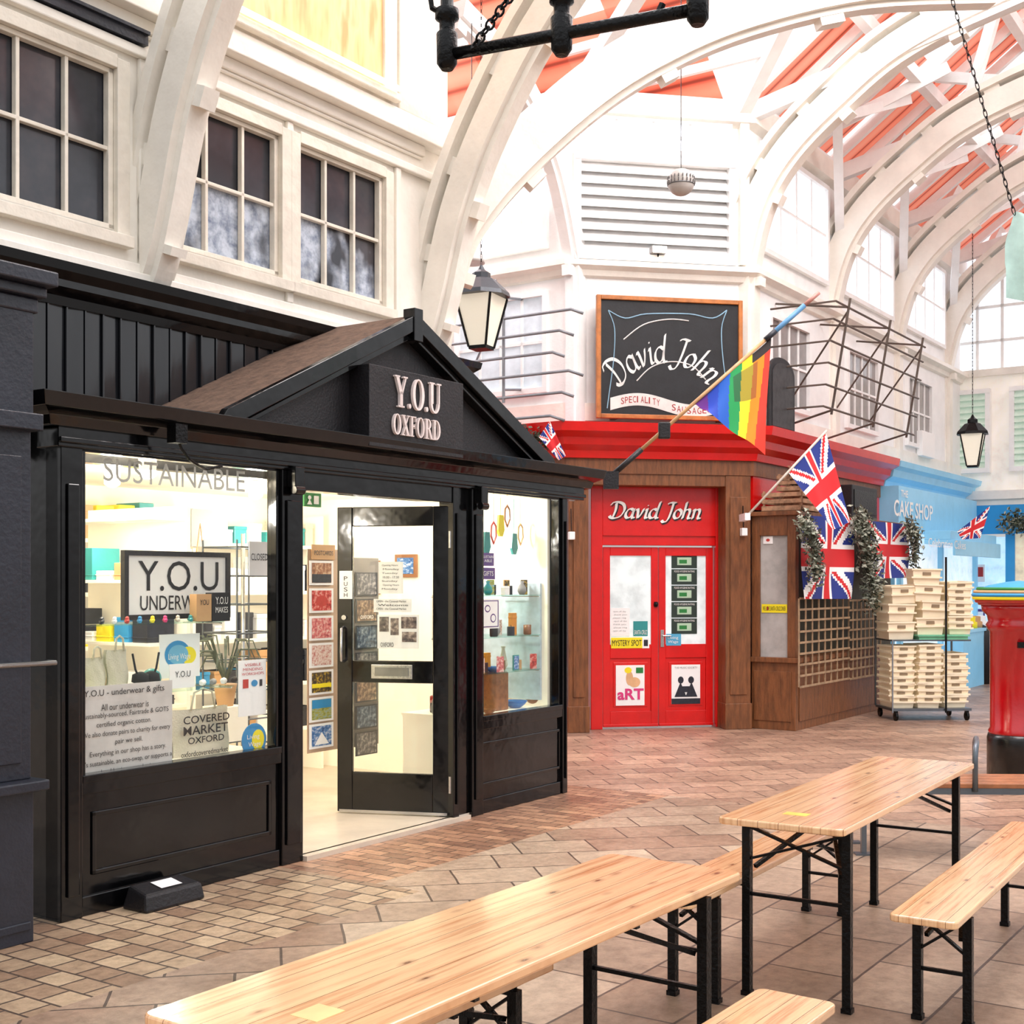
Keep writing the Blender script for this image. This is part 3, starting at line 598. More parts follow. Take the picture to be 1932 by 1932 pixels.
for i,y in enumerate(rows):
    ex=[((.1,.55,.9,.9,DARKP),),((.25,.3,.75,.75,REDP,'c'),),(),(),((.1,.55,.9,.72,YEL),),((.1,.1,.9,.45,BLUEP),),((.2,.35,.8,.85,PAPER,'t'),)][i]
    poster('postcard','postcard of a %s in the left column of the rack'%desc[i],'postcard',FY,ry-.195,(584,y,629,y+46),PAPER,(),((.09,.09,.91,.91,PC[i]),)+ex,group='postcards on the rotating rack')
NP=[picmat('night_print_%s'%n,cc,28) for n,cc in (('grey',[(30,30,36),(84,82,90),(170,164,160)]),('brown',[(34,28,30),(110,84,70),(190,160,130)]),('blue',[(24,30,44),(60,78,100),(150,160,170)]))]
for i,y in enumerate(range(1080,1430,50)):
    poster('postcard','dark %s postcard from the top seen through the door glass'%ORD[i],'postcard',FY,ry+.02,(671,y,712,y+44),DARKP,(('OXFORD',.2,.7,.8,.85,TEXTW),) if i in (1,3) else (),((.06,.06,.94,.94,NP[i%3]),),group='dark postcards behind the door glass')
poster('sign','small header card on top of the postcard rack','sign',FY,ry-.195,(588,1028,632,1056),CARD,(('POSTCARDS',.1,.4,.9,.7,TEXTK),))
a,c,z0,z1=FY.rect(2.1,706,1170,818,1470)
T=thing('pegboard_counter','beige pegboard counter seen through the lower door glass','counter',FY,((a+c)/2,2.2,.03))
part('panel',B().box(a,c+.1,2.1,2.13,.05,1.02),PEG,T); part('top',B().box(a-.03,c+.13,2.05,2.35,1.02,1.06),SHOPW,T,bevel=.005)
# framed prints and brackets on the right inner wall, seen through the door
FR_=Fr(FY.w(4.565,.1).x,FY.w(4.565,.1).y,ROT-pi/2)  # x runs outward (-w), faces -s
for i,(ya,za,wd,hh) in enumerate(((-1.9,1.6,.3,.3),(-2.3,1.25,.26,.36),(-1.45,1.75,.24,.2),(-1.0,1.2,.3,.4))):
    T=thing('framed_print','brown framed print, %s from the back on the right inner wall'%ORD[i],'picture',FR_,(ya,-.01,za),'prints on the inner wall'); part('frame',B().box(ya-wd/2,ya+wd/2,-.03,-.005,za,za+hh),mat('brown_frame',150,98,58,.5),T,bevel=.003); part('print',B().box(ya-wd/2+.03,ya+wd/2-.03,-.034,-.03,za+.03,za+hh-.03),PC[(i*3)%7],T)
# back shelving
T=thing('shelf_unit','wide white shelving on the back wall of the lit shop','shelving',FY,(2.2,2.6,.03))
for z in (.4,.8,1.2,1.6,2.0): part('shelf',B().box(.1,4.4,2.4,2.79,z,z+.03),SHOPW,T)
for x in (.1,1.5,2.9,4.4): part('upright',B().box(x-.015,x+.015,2.4,2.79,.03,2.3),SHOPW,T)
pal=[REDP,BLUEP,YEL,TEAL,DARKP,CARD,PINKP,CLOTH,DARKP,ORANGEP,PAPER]
nm=['red','blue','yellow','teal','charcoal','brown card','pink','cream','near black','orange','white']
for zi,z in enumerate((.43,.83,1.23,1.63,2.03)):
    x=.2; kk=0
    while x<4.25:
        w_=random.uniform(.07,.16); hh=random.uniform(.1,.3); ci=random.choice([4,5,7,8,10,4,8,10,1,2,3,7,5])
        if not any(x<q<x+w_ for q in (1.5,2.9)):
            b=B().box(x,x+w_,2.43,2.7,z,z+hh).box(x-.004,x+w_+.004,2.426,2.704,z+hh*.8,z+hh)
            solo('gift_box',b,pal[ci],'%s boxed goods, number %d from the left on the %s back shelf up'%(nm[ci],kk+1,ORD[zi]),'box',FY,'goods on the back shelves',bevel=.006); kk+=1
        x+=w_+random.uniform(.01,.06)
T=thing('shelf_unit','white side shelving behind the left window display','shelving',FY,(1.35,1.4,.03))
part('back_board',B().box(1.5,1.53,.9,1.9,.03,2.2),SHOPW,T)
for z in (.5,.9,1.3,1.7,2.1): part('shelf',B().box(1.2,1.5,.9,1.9,z,z+.02),SHOPW,T)
k=0
for zi,z in enumerate((.92,1.32,1.72)):
    for j in range(5):
        y0=.95+j*.18; m=pal[[4,10,5,3,7,8,1,2,10,4,7,5,10,3,4][k]]; solo('stacked_goods',B().box(1.22,1.44,y0,y0+.14,z,z+.06+.05*((k*3)%4)).box(1.215,1.445,y0-.005,y0+.145,z+.03,z+.036),m,'small goods pile, %s from the front on the %s side shelf up'%(ORD[j],ORD[zi]),'goods',FY,'goods on the side shelves',bevel=.005); k+=1
T=thing('clothes_rail','chrome clothes rail behind the left window display','rail',FY,(.65,1.5,.03)); part('frame',B().tube([(.05,1.5,.03),(.05,1.5,1.62),(1.1,1.5,1.62),(1.1,1.5,.03)],.013),SILVER,T,smooth=True)
for i in range(9):
    x=.12+i*.11; m=[DARKP,PAPER,CLOTH,TEXTG,TEAL,BLKCL,CARD,CLOTH,DARKP][i]; b=B().prism_xy([(x-.02,1.3),(x+.02,1.32),(x+.025,1.68),(x-.015,1.7)],.85,1.5).tube([(x,1.5,1.5),(x,1.5,1.6),(x,1.515,1.635)],.005,5)
    solo('hanging_garment',b,m,'%s garment, %s from the left on the clothes rail'%(['navy','white','cream','grey','teal','black','tan','cotton','dark blue'][i],ORD[i]),'garment',FY,'garments on the clothes rail',bevel=.01)
# tote bags hanging in the doorway
for i in range(5):
    x=1.75+i*.16; m=[YEL,CLOTH,TEAL,PAPER,CARD][i]; z=1.72+.05*(i%2)
    b=B().prism_xz([(x-.06,z),(x+.06,z),(x+.065,z+.18),(x-.065,z+.18)],1.75,1.78).tube([(x-.04,1.765,z+.17),(x,1.765,z+.42),(x+.04,1.765,z+.17)],.005,5); solo('hanging_bag',b,m,'%s cloth bag, %s from the left hanging inside the doorway'%(['yellow','cream','teal','white','tan'][i],ORD[i]),'bag',FY,'bags hanging inside the doorway')
def shelf(a,c,y0,y1,z,label):
    T=thing('glass_shelf',label,'shelf',FY,((a+c)/2,(y0+y1)/2,z)); part('plate',B().box(a,c,y0,y1,z,z+.008),SHGL,T); part('bracket',B().tube([(a,y0+.02,z-.006),(a,y1,z-.006)],.005,5),SILVER,T); part('bracket',B().tube([(c,y0+.02,z-.006),(c,y1,z-.006)],.005,5),SILVER,T)
Z1=FY.on(.3,300,1176)[1]; Z2=FY.on(.3,300,1303)[1]
shelf(.06,1.12,.15,.5,Z1,'upper glass shelf in the left window display'); shelf(.06,1.2,.15,.5,Z2,'lower glass shelf in the left window display')
poster('shop_sign','black framed white shop name sign in the left window','sign',FY,.42,(240,1050,425,1158),PAPER,(('Y.O.U',.1,.08,.92,.6,TEXTK),('UNDERWEAR',.12,.68,.88,.93,TEXTK)),thick=.02,frame=(.03,BLACKM))
poster('carton','small kraft carton standing before the framed sign','box',FY,.24,(371,1121,399,1172),CARD,(('YOU',.2,.2,.8,.4,TEXTK),),thick=.06)
poster('gift_bag','small black printed bag beside the kraft carton','bag',FY,.24,(401,1118,434,1172),BLKCL,(('Y.O.U',.15,.15,.85,.4,TEXTW),('MAKES',.15,.5,.85,.7,TEXTW)),thick=.06)
for i in range(8):
    x=FY.on(.25,195+i*24,0)[0]; m=[DARKP,PAPER,REDP,BLUEP,YEL,PINKP,CLOTH,TEAL][i]; z=Z1+.008
    b=B().tube([(x-.05,.2,z+.008),(x-.03,.23,z+.012),(x+.03,.3,z+.012),(x+.05,.34,z+.008)],[.008,.014,.014,.008],8).tube([(x-.04,.22,z+.024),(x+.03,.3,z+.026)],[.008,.012],8)
    solo('folded_socks',b,m,'folded %s socks on the upper glass shelf'%['navy','white','red','blue','yellow','pink','cream','teal'][i],'socks',FY,'folded socks on the upper shelf',smooth=True)
poster('card_sign','white square card with a blue and yellow disc on the lower shelf','sign',FY,.3,(301,1196,377,1278),PAPER,(('Living Wage',.2,.45,.75,.62,TEXTW),),((.12,.15,.75,.78,BLUEP,'c'),(.5,.3,.9,.7,YEL,'c'),(.2,.25,.7,.7,mat('light_blue_print',120,190,225,.5),'c')))
poster('card_sign','small white tent card with shop name on the lower shelf','sign',FY,.2,(320,1252,368,1298),PAPER,(('Y.O.U',.2,.3,.8,.55,TEXTK),))
def bag(name,label,px,w,m,texts=()):
    a,c,z0,z1=FY.rect(w,*px); T=thing(name,label,'bag',FY,((a+c)/2,w,z0)); N=10
    b=B(); W_=c-a; vs=[];fs=[]
    for j in range(N+1):
        for i in range(N+1):
            u_,v_=i/N,j/N; vs.append((a+W_*(u_)+.01*sin(v_*6),w-.03*sin(pi*u_)*(1-.4*v_)+.004*sin(u_*14+v_*5),z0+(z1-z0)*v_*(1-.03*sin(pi*u_))))
    for j in range(N):
        for i in range(N): q=j*(N+1)+i; fs.append((q,q+1,q+N+2,q+N+1))
    b.add(vs,fs); b.add([(p[0],2*w-p[1]+.02,p[2]) for p in vs],fs)
    part('body',b,m,T,smooth=True)
    hh=(z1-z0)*.35; part('handle',B().tube([(a+W_*.28,w-.02,z1-.01),(a+W_*.34,w-.02,z1+hh*.8),(a+W_*.5,w-.02,z1+hh),(a+W_*.66,w-.02,z1+hh*.8),(a+W_*.72,w-.02,z1-.01)],.006,6),m,T,smooth=True)
    for s,x0,t0,x1,t1,mm in texts: text(T,s,a+W_*x0,a+W_*x1,z1-(z1-z0)*t1,z1-(z1-z0)*t0,w-.036,mm,bold=.01)
    return T
bag('tote_bag','natural cotton tote bag printed with market name in left window',(325,1335,430,1440),.2,CLOTH,(('COVERED',.12,.12,.95,.26,TEXTK),('MARKET',.12,.3,.92,.46,TEXTK),('OXFORD',.2,.5,.85,.62,TEXTK),('oxfordcoveredmarket',.08,.74,.92,.84,TEXTK)))
bag('gift_bag','small white gift bag on left end of the lower shelf',(160,1240,198,1298),.3,CLOTH); bag('gift_bag','taller white gift bag second on the lower shelf',(202,1225,240,1298),.28,CLOTH)
a,c,z0,z1=FY.rect(.22,250,1232,300,1292)
b=B(); b.tube([(a,.22,z1),(a+.02,.22,(z0+z1)/2),(a+.05,.22,z0+.03)],.006).tube([(c,.22,z1),(c-.02,.22,(z0+z1)/2),(c-.05,.22,z0+.03)],.006).lathe([(.01,z0),(.05,z0+.02),(.045,z0+.06),(.01,z0+.075)],a+.055,.22,12).lathe([(.01,z0),(.05,z0+.02),(.045,z0+.06),(.01,z0+.075)],c-.055,.22,12)
solo('bra',b,BLKCL,'black bralette displayed on the lower glass shelf','underwear',FY,smooth=True)
x,z=FY.on(.28,297,1298); solo('glass_ball',B().lathe([(.055*sin(pi*i/10)+.0,z+.055-.055*cos(pi*i/10)) for i in range(11)],x,.33,16),TEAL,'blue glass ball beside the black bralette','ball',FY,smooth=True)
for i in range(4):
    x=FY.on(.22,375+i*20,0)[0]; b=B().tube([(x,.2,Z2+.03),(x+.05,.24,Z2+.032),(x+.09,.3,Z2+.03)],[.012,.02,.012],8); solo('rolled_garment',b,[PAPER,TEXTG,PAPER,BLKCL][i],'%s rolled garment from left on the right end of the lower shelf'%ORD[i],'garment',FY,'rolled garments on the lower shelf',smooth=True)
x,z=FY.on(.6,425,1290); T=thing('spider_plant','spiky spider plant at the right of the left display','plant',FY,(x,.6,z-.02))
part('pot',B().lathe([(.05,z-.14),(.07,z-.02),(.075,z),(.06,z)],x,.6,16),CARD,T,smooth=True); b=B()
for i in range(26):
    an=random.uniform(0,2*pi); L=random.uniform(.15,.34); b.tube([(x,.6,z),(x+cos(an)*L*.4,.6+sin(an)*L*.4,z+L*.9),(x+cos(an)*L*.8,.6+sin(an)*L*.8,z+L*.9),(x+cos(an)*L,.6+sin(an)*L,z+L*.5)],[.006,.007,.005,.002],4)
part('leaves',b,LEAF,T); part('stand',B().box(x-.1,x+.1,.5,.7,.7,z-.14),SHOPW,T)
poster('information_poster','large white printed information poster low in the left window','poster',FY,.045,(154,1290,325,1462),mat('translucent_paper',222,216,212,.6),
 (('Y.O.U - underwear & gifts',.02,.04,.9,.13,TEXTK),('All our underwear is',.2,.2,.72,.27,TEXTK),('sustainably-sourced, Fairtrade & GOTS',.0,.29,.95,.36,TEXTK),('certified organic cotton.',.15,.39,.75,.46,TEXTK),('We also donate pairs to charity for every',.0,.49,.97,.56,TEXTK),('pair we sell.',.35,.59,.65,.66,TEXTK),('Everything in our shop has a story.',.08,.7,.92,.77,TEXTK),("It's sustainable, an eco-swap, or supports a",.0,.8,.99,.87,TEXTK),('local business or charity.',.2,.9,.8,.97,TEXTK)))
poster('poster','white mending workshop poster at the right of the left window','poster',FY,.045,(450,1245,502,1350),PAPER,(('VISIBLE',.2,.06,.8,.11,TEXTR),('MENDING',.15,.14,.85,.19,TEXTR),('WORKSHOPS',.1,.22,.9,.27,TEXTR)),((.15,.34,.35,.5,REDP),(.45,.36,.68,.48,BLUEP,'c'),(.75,.36,.85,.48,DARKP)))
s_=FY.rect(.045,456,1372,502,1420); cxx,czz,rr=(s_[0]+s_[1])/2,(s_[2]+s_[3])/2,(s_[1]-s_[0])/2
ST=solo('window_sticker',B().prism_xz([(cxx+rr*cos(2*pi*i/32),czz+rr*sin(2*pi*i/32)) for i in range(32)],.043,.047),BLUEP,'round blue living wage sticker in the left window corner','sticker',FY)
part('printed_shape',B().prism_xz([(cxx+.03+rr*.5*cos(2*pi*i/24),czz+rr*.6*sin(2*pi*i/24)) for i in range(24)],.0415,.043),YEL,ST); text(ST,'Living',cxx-rr*.6,cxx+rr*.4,czz,czz+rr*.35,.04,TEXTW); text(ST,'Wage',cxx-rr*.5,cxx+rr*.5,czz-rr*.45,czz-rr*.1,.04,TEXTW)
a,c,z0,z1=FY.rect(.042,195,876,462,918); T=thing('window_lettering','grey etched word across the top of the left window','lettering',FY,(a,.042,z0)); text(T,'SUSTAINABLE',a,c,z0,z1,.042,mat('etched_grey',206,204,198,.5))
poster('hanging_sign','white closed sign hanging at the left window edge','sign',FY,.3,(470,1022,506,1086),PAPER,(('CLOSED',.08,.35,.95,.55,TEXTK),))
poster('picture','grey framed picture on the wall behind the left display','picture',FY,2.35,(361,962,430,1032),TEXTG,(),((.2,.2,.8,.8,PAPER,'t'),))
solo('cable',B().tube([(.45,-.2,2.5),(.5,-.19,2.42),(.55,-.2,2.36),(.62,-.18,2.34),(.75,-.1,2.33),(.9,-.07,2.36)],.008,6).box(.42,.5,-.24,-.17,2.44,2.54),IRON,'black cable and small bracket on the shop fascia','cable',FY)
# right window display
ZR1=FY.on(.3,980,1198)[1]; ZR2=FY.on(.3,980,1262)[1]; ZR0=ZR1+.32
shelf(3.56,4.5,.12,.5,ZR0,'top glass shelf in the right shop window'); shelf(3.56,4.5,.12,.5,ZR1,'middle glass shelf in the right shop window'); shelf(3.56,4.5,.12,.5,ZR2,'lower glass shelf in the right shop window')
poster('window_sticker','square purple sticker high in the right window','sticker',FY,.045,(908,1043,932,1068),PURP,(('SUSTAIN',.1,.2,.9,.4,TEXTW),('ABLE',.2,.5,.8,.7,TEXTW)))
poster('window_sticker','wide purple sticker below the square purple one','sticker',FY,.045,(907,1071,934,1093),PURP,(('GIFTS',.15,.3,.85,.7,TEXTW),))
poster('poster','white poster with purple drawing in right shop window','poster',FY,.045,(907,1130,942,1186),PAPER,(),((.05,.05,.95,.95,PURP),(.1,.08,.9,.92,PAPER),(.2,.2,.5,.45,PURP,'c'),(.5,.5,.8,.8,PURP,'c'),(.24,.24,.46,.41,PAPER,'c'),(.54,.54,.76,.76,PAPER,'c')))
def bowl(px,py,w,r,m,label,hz=None):
    x,z=FY.on(w,px,py); z=hz if hz else z
    solo('bowl',B().lathe([(r*.4,z),(r*.8,z+r*.3),(r,z+r*.6),(r*.93,z+r*.6),(r*.7,z+r*.35),(.01,z+r*.15)],x,w,18),m,label,'bowl',FY,'dishes in the right window',smooth=True)
BL=mat('glazed_blue',20,110,190,.15); WD=mat('turned_wood',150,92,50,.3,var=.25,vs=20)
bowl(930,1310,.3,.07,BL,'blue glazed bowl between the shelves and the right plinth',1.0)
solo('display_block',B().box(FY.on(.3,930,0)[0]-.09,FY.on(.3,930,0)[0]+.09,.21,.39,.7,1.0),WD,'wooden block under the blue glazed bowl','block',FY,bevel=.01)
bowl(972,1345,.25,.1,BL,'large blue bowl on the right window plinth',.7)
bowl(922,1350,.16,.06,WD,'wooden dish nearest the doorway on the right plinth',.7); bowl(950,1352,.5,.06,CARD,'tan dish behind the large blue bowl',.7); bowl(1010,1345,.25,.08,WD,'brown wooden dish right of the blue bowl',.7); bowl(1036,1340,.3,.06,PAPER,'pale dish at the right end of the plinth',.7)
lvl=('top glass shelf','middle glass shelf','lower glass shelf','back of the plinth')
for i in range(48):
    lv=i%4; j=i//4; x=3.6+j*.078; z=(ZR0+.008,ZR1+.008,ZR2+.008,.7)[lv]; m=[WD,CARD,DARKP,CLOTH,TEXTG,TEAL,CARD,WD,BLKCL,ORANGEP,PAPER][(i*5)%11]; hh=.07+.035*((i*7)%4); yy=.17+.09*((j*2+lv)%3) if lv<3 else .5+.07*(j%3); kd=(i*3+j)%6; b=B(); pos='%s from the left on the %s'%(ORD[j],lvl[lv])
    if kd==0: b.box(x-.032,x+.032,yy-.02,yy+.02,z,z+hh).box(x-.034,x+.034,yy-.022,yy+.022,z+hh*.75,z+hh*.85); solo('gift_box',b,m,'tiny banded box, '+pos,'box',FY,'gifts in the right window',bevel=.003)
    elif kd==1:
        b.lathe([(.028,z),(.032,z+.01),(.032,z+.08),(.028,z+.08),(.026,z+.015)],x,yy,14); T=thing('mug','small mug, '+pos,'mug',FY,(x,yy,z),'gifts in the right window'); part('body',b,m,T,smooth=True); part('handle',B().tube([(x+.03,yy,z+.07),(x+.048,yy,z+.06),(x+.048,yy,z+.03),(x+.03,yy,z+.018)],.004,5),m,T)
    elif kd==2:
        T=thing('framed_picture','tiny framed picture, '+pos,'picture',FY,(x,yy,z),'gifts in the right window'); part('frame',B().box(x-.04,x+.04,yy,yy+.012,z,z+.12),m,T,bevel=.003); part('print',B().box(x-.032,x+.032,yy-.002,yy,z+.008,z+.112),PC[i%7],T)
    elif kd==3: solo('vase',B().lathe([(.02,z),(.036,z+.03),(.032,z+.06),(.012,z+hh+.02),(.02,z+hh+.04)],x,yy,14),m,'little narrow-necked vase, '+pos,'vase',FY,'gifts in the right window',smooth=True)
    elif kd==4: solo('candle',B().lathe([(.03,z),(.03,z+.07),(.028,z+.072),(.003,z+.073),(.002,z+.085)],x,yy,14),m,'short candle, '+pos,'candle',FY,'gifts in the right window')
    else: solo('greeting_card',B().add([(x-.04,yy,z),(x+.03,yy-.02,z),(x+.03,yy-.02,z+.12),(x-.04,yy,z+.12),(x-.04,yy,z),(x+.03,yy+.03,z),(x+.03,yy+.03,z+.12),(x-.04,yy,z+.12)],[(0,1,2,3),(4,5,6,7)]),PC[(i*2)%7],'folded greeting card, '+pos,'card',FY,'gifts in the right window')
for i in range(10):
    x=3.62+i*.095; z=1.98+.07*((i*5)%4); m=[TEAL,YEL,BLUEP,CARD,TEAL,REDP,YEL,WD,TEAL,CARD][i]
    b=B().tube([(x,.3,2.38),(x,.3,z+.12)],.003,4)
    if i%2: b.tube([(x-.035,.3,z+.02),(x-.03,.3,z+.1),(x,.3,z+.13),(x+.03,.3,z+.1),(x+.035,.3,z+.02),(x,.3,z-.04)],.009,6,True)
    else: b.prism_xz([(x-.03,z+.12),(x+.03,z+.12),(x+.045,z),(x+.02,z-.05),(x-.02,z-.05),(x-.045,z)],.29,.31)
    solo('hanging_ornament',b,m,'%s hanging ornament, %s from the left in the right window'%(('flat','looped')[i%2],ORD[i]),'ornament',FY,'ornaments hanging in the right window')
# pale blue print panel on the inner side wall of the right window
solo('display_board',B().box(4.54,4.565,.15,.8,.75,1.7),mat('pale_blue_board',196,214,228,.5,var=.15,vs=9),'pale blue board on the side wall inside the right window','board',FY,bevel=.004)
poster('exit_sign','green running man exit sign inside above the doorway','exit sign',FY,.9,(574,930,606,956),GREENP,(),((.55,.2,.85,.8,PAPER),(.2,.2,.4,.5,PAPER,'c'),(.15,.45,.45,.85,PAPER,'t')),thick=.03)
q_=WP(310,1690,4080/605); P=FY.l(q_.x,q_.y); T=thing('bait_box','low black wedge box with white label on the paving by the black shop','box',FY,(P[0],P[1],0))
x,y=P; b=B(); b.add([(x-.2,y-.1,0),(x+.2,y-.1,0),(x+.2,y+.1,0),(x-.2,y+.1,0),(x-.19,y-.08,.09),(x+.19,y-.08,.09),(x+.17,y+.08,.12),(x-.17,y+.08,.12)],[(0,3,2,1),(4,5,6,7),(0,1,5,4),(1,2,6,5),(2,3,7,6),(3,0,4,7)])
part('body',b,BLACKM,T,bevel=.015); part('sticker',B().add([(x-.06,y-.05,.101),(x+.08,y-.05,.101),(x+.08,y+.04,.119),(x-.06,y+.04,.119)],[(0,1,2,3)]),PAPER,T)
# ================================================================ RED SHOP ON THE CHAMFER
T=thing('market_shop','red painted corner shop with deep red cornice under the chalkboard','shop',FY,(9.2,1.2,0))
b=B(); b.sweep([(8.2,7),C0,C1,(14.3,.61)],[(0,3.12),(.1,3.12),(.12,3.2),(.2,3.26),(.22,3.34),(.33,3.4),(.35,3.5),(0,3.53)]); part('cornice',b,RED,T)
b=B(); b.sweep([(8.2,7),C0,C1,(14.3,.61)],[(0,2.95),(.06,2.95),(.06,3.12),(0,3.12)]); part('fascia',b,BROWN,T)
part('side_wall',B().sweep([C1,(14.3,.61)],[(0,2.56),(.04,2.56),(.04,2.95),(0,2.95)]),RED,T); part('side_wall',B().sweep([(8.2,7),C0],[(0,0),(.02,0),(.02,2.95),(0,2.95)]),RED,T)
FCT=thing('shop_entrance','red double door entrance recessed between brown pillars under cursive lettering','entrance',FC,(1.1,.2,0))
for a,c in ((0.01,.24),(1.88,2.187)):
    part('pillar',B().box(a,c,-.05,.3,0,2.95).box(a+.05,c-.05,-.065,-.05,.4,2.7).box(a-.01,c+.01,-.07,.3,0,.3),BROWN,FCT,bevel=.006)
a0,a1,zb,zt=FC.rect(.25,1113,905,1372,1378)
part('door_frame',B().box(a0,a0+.14,.2,.35,0,2.9).box(a1-.16,a1,.2,.35,0,2.9).box(a0+.14,a1-.16,.22,.35,2.14,2.9),RED,FCT,bevel=.006)
fr_=part('transom_panel',B().box(a0+.14,a1-.16,.2,.22,2.25,2.82),RED,FCT,bevel=.004)
part('lintel',B().box(0.01,2.187,-.04,.35,2.82,2.99),BROWN,FCT,bevel=.005)
a,c,z0,z1=FC.rect(.19,1150,948,1322,978)
script(fr_,'David John',a+.014,c+.014,z0-.016,z1-z0,.19,TEXTK,.19); script(fr_,'David John',a,c,z0,z1-z0,.186,TEXTW,.18)
dl,dr,_,_=FC.rect(.28,1137,1000,1344,1370); dm=(dl+dr)/2
for i,(a,c) in enumerate(((dl,dm-.004),(dm+.004,dr))):
    b=B(); st=.085; zz1=2.12
    b.box(a,a+st,.26,.3,.02,zz1).box(c-st,c,.26,.3,.02,zz1).box(a+st,c-st,.26,.3,2.02,zz1).box(a+st,c-st,.26,.3,.82,.98).box(a+st,c-st,.26,.3,.02,.2).box(a+st,c-st,.275,.3,.2,.82).box(a+st+.04,c-st-.04,.268,.28,.25,.77)
    b.box(a,c,.245,.26,.02,.05)
    o=struct('door_%d'%(i+2),b,RED,FC,bevel=.004,label='%s leaf of the red double doors'%('left','right')[i]); part('pane',B().box(a+st,c-st,.278,.284,.98,2.02),mat('bright_interior_pane',228,238,238,.08,var=.22,vs=3,es=.35),o)
    if i==1: part('handle',B().box(a+.02,a+.06,.25,.26,.95,1.15).tube([(a+.04,.23,1.08),(a+.14,.23,1.08)],.009),SILVER,o)
    else: part('knocker',B().lathe([(.02,1.42),(.028,1.45),(.02,1.48)],c-.03,.25,10),IRON,o)
for i in range(5):
    y=1043+i*31; poster('licence_card','%s dark green framed card from the top on the right red door'%ORD[i],'card',FC,.272,(1267,y,1315,y+29),mat('dark_green_print',40,58,50,.5),(('FOOD HYGIENE RATING',.1,.08,.9,.2,TEXTW),),((.22,.3,.78,.8,mat('light_green_print',190,220,190,.5)),(.3,.45,.6,.7,GREENP)),group='framed cards on the red door')
poster('bumper_sticker','yellow strip sticker low on the left red door glass','sticker',FC,.255,(1153,1203,1212,1223),YEL,(('MYSTERY SPOT',.03,.22,.97,.78,TEXTK),))
poster('notice','white typed notice on the left red door glass','notice',FC,.272,(1153,1147,1188,1200),PAPER,lines(7,.1,.9,.1,.85,TEXTG,['open all day','thank you','please ring']))
poster('sticker','white sticker with black text on left red door glass','sticker',FC,.272,(1195,1172,1222,1200),TEAL,(('SANTA CRUZ',.05,.6,.95,.9,TEXTW),))
poster('sticker','small square black and white sticker by the yellow strip','sticker',FC,.255,(1212,1203,1225,1223),PAPER,(),((.2,.2,.8,.8,DARKP),))
poster('sticker','light blue round-edged sticker low on right red door','sticker',FC,.255,(1257,1196,1285,1218),mat('aqua_print',90,180,220,.5),(('Living',.1,.2,.8,.5,TEXTW),('Wage',.1,.55,.8,.85,TEXTW)))
poster('poster','white art poster with a painted figure on lower left red door','poster',FC,.262,(1162,1255,1216,1331),PAPER,(('aRT',.05,.58,.97,.86,PINKP),),((.35,.15,.6,.5,mat('skin_tone_print',240,190,140,.5),'c'),(.45,.3,.85,.55,mat('skin_tone_print',240,190,140,.5),'c'),(.3,.05,.55,.2,YEL,'c'),(.7,.06,.95,.2,GREENP)),bold=.03)
poster('poster','pale poster with two dark silhouettes on lower right red door','poster',FC,.262,(1267,1254,1321,1328),PAPER,(('THE MUSIC SOCIETY',.1,.05,.9,.1,TEXTG),),((.0,.86,1,1,DARKP),(.22,.3,.42,.48,DARKP,'c'),(.58,.3,.78,.48,DARKP,'c'),(.1,.44,.52,.82,DARKP,'t'),(.48,.44,.9,.82,DARKP,'t'),(.3,.55,.7,.7,DARKP)))
# chalkboard
s0,s1,z0,z1=FC.rect(-.2,1125,562,1400,792)
T=thing('chalkboard_sign','large black chalkboard in a pine frame standing on the red cornice','sign',FC,((s0+s1)/2,-.2,z0))
part('frame',B().box(s0,s0+.05,-.23,-.17,z0,z1).box(s1-.05,s1,-.23,-.17,z0,z1).box(s0+.05,s1-.05,-.23,-.17,z0,z0+.05).box(s0+.05,s1-.05,-.23,-.17,z1-.05,z1),mat('orange_pine',196,120,58,.4,var=.2,vs=10),T,bevel=.006)
part('board',B().box(s0+.05,s1-.05,-.205,-.19,z0+.05,z1-.05),mat('chalkboard_black',26,28,32,.6,var=.3,vs=6),T)
part('support',B().box(s0+.2,s0+.26,-.17,-.03,z0,z0+.05),BROWN,T); part('support',B().box(s1-.26,s1-.2,-.17,-.03,z0,z0+.05),BROWN,T)
def cp(px,py): a,z=FC.on(-.22,px,py); return a,z
CHK=mat('white_chalk',235,235,232,.8)
def chalk(pts,r,m=CHK,nm='chalk_line'): part(nm,B().tube([(q.x,-.208,q.y) for q in cat([cp(*p) for p in pts])],r,5),m,T)
CBL=mat('blue_chalk',150,190,215,.8)
chalk([(1148,585),(1180,600),(1220,592),(1300,592),(1345,600),(1372,585)],.007,CBL); chalk([(1148,585),(1160,620),(1158,680),(1150,740),(1146,770)],.006,CBL); chalk([(1372,585),(1362,620),(1365,680),(1375,745)],.006,CBL)
chalk([(1177,640),(1215,612),(1262,602),(1300,605)],.007); chalk([(1202,718),(1230,692),(1268,682),(1306,690),(1332,716)],.007)
word='David John'; ccx,ccz=cp(1256,790); R_=.64; cap=.30; adv=sum(GL[c][0] for c in word); a_hi,a_lo=math.radians(146),math.radians(38); x=0
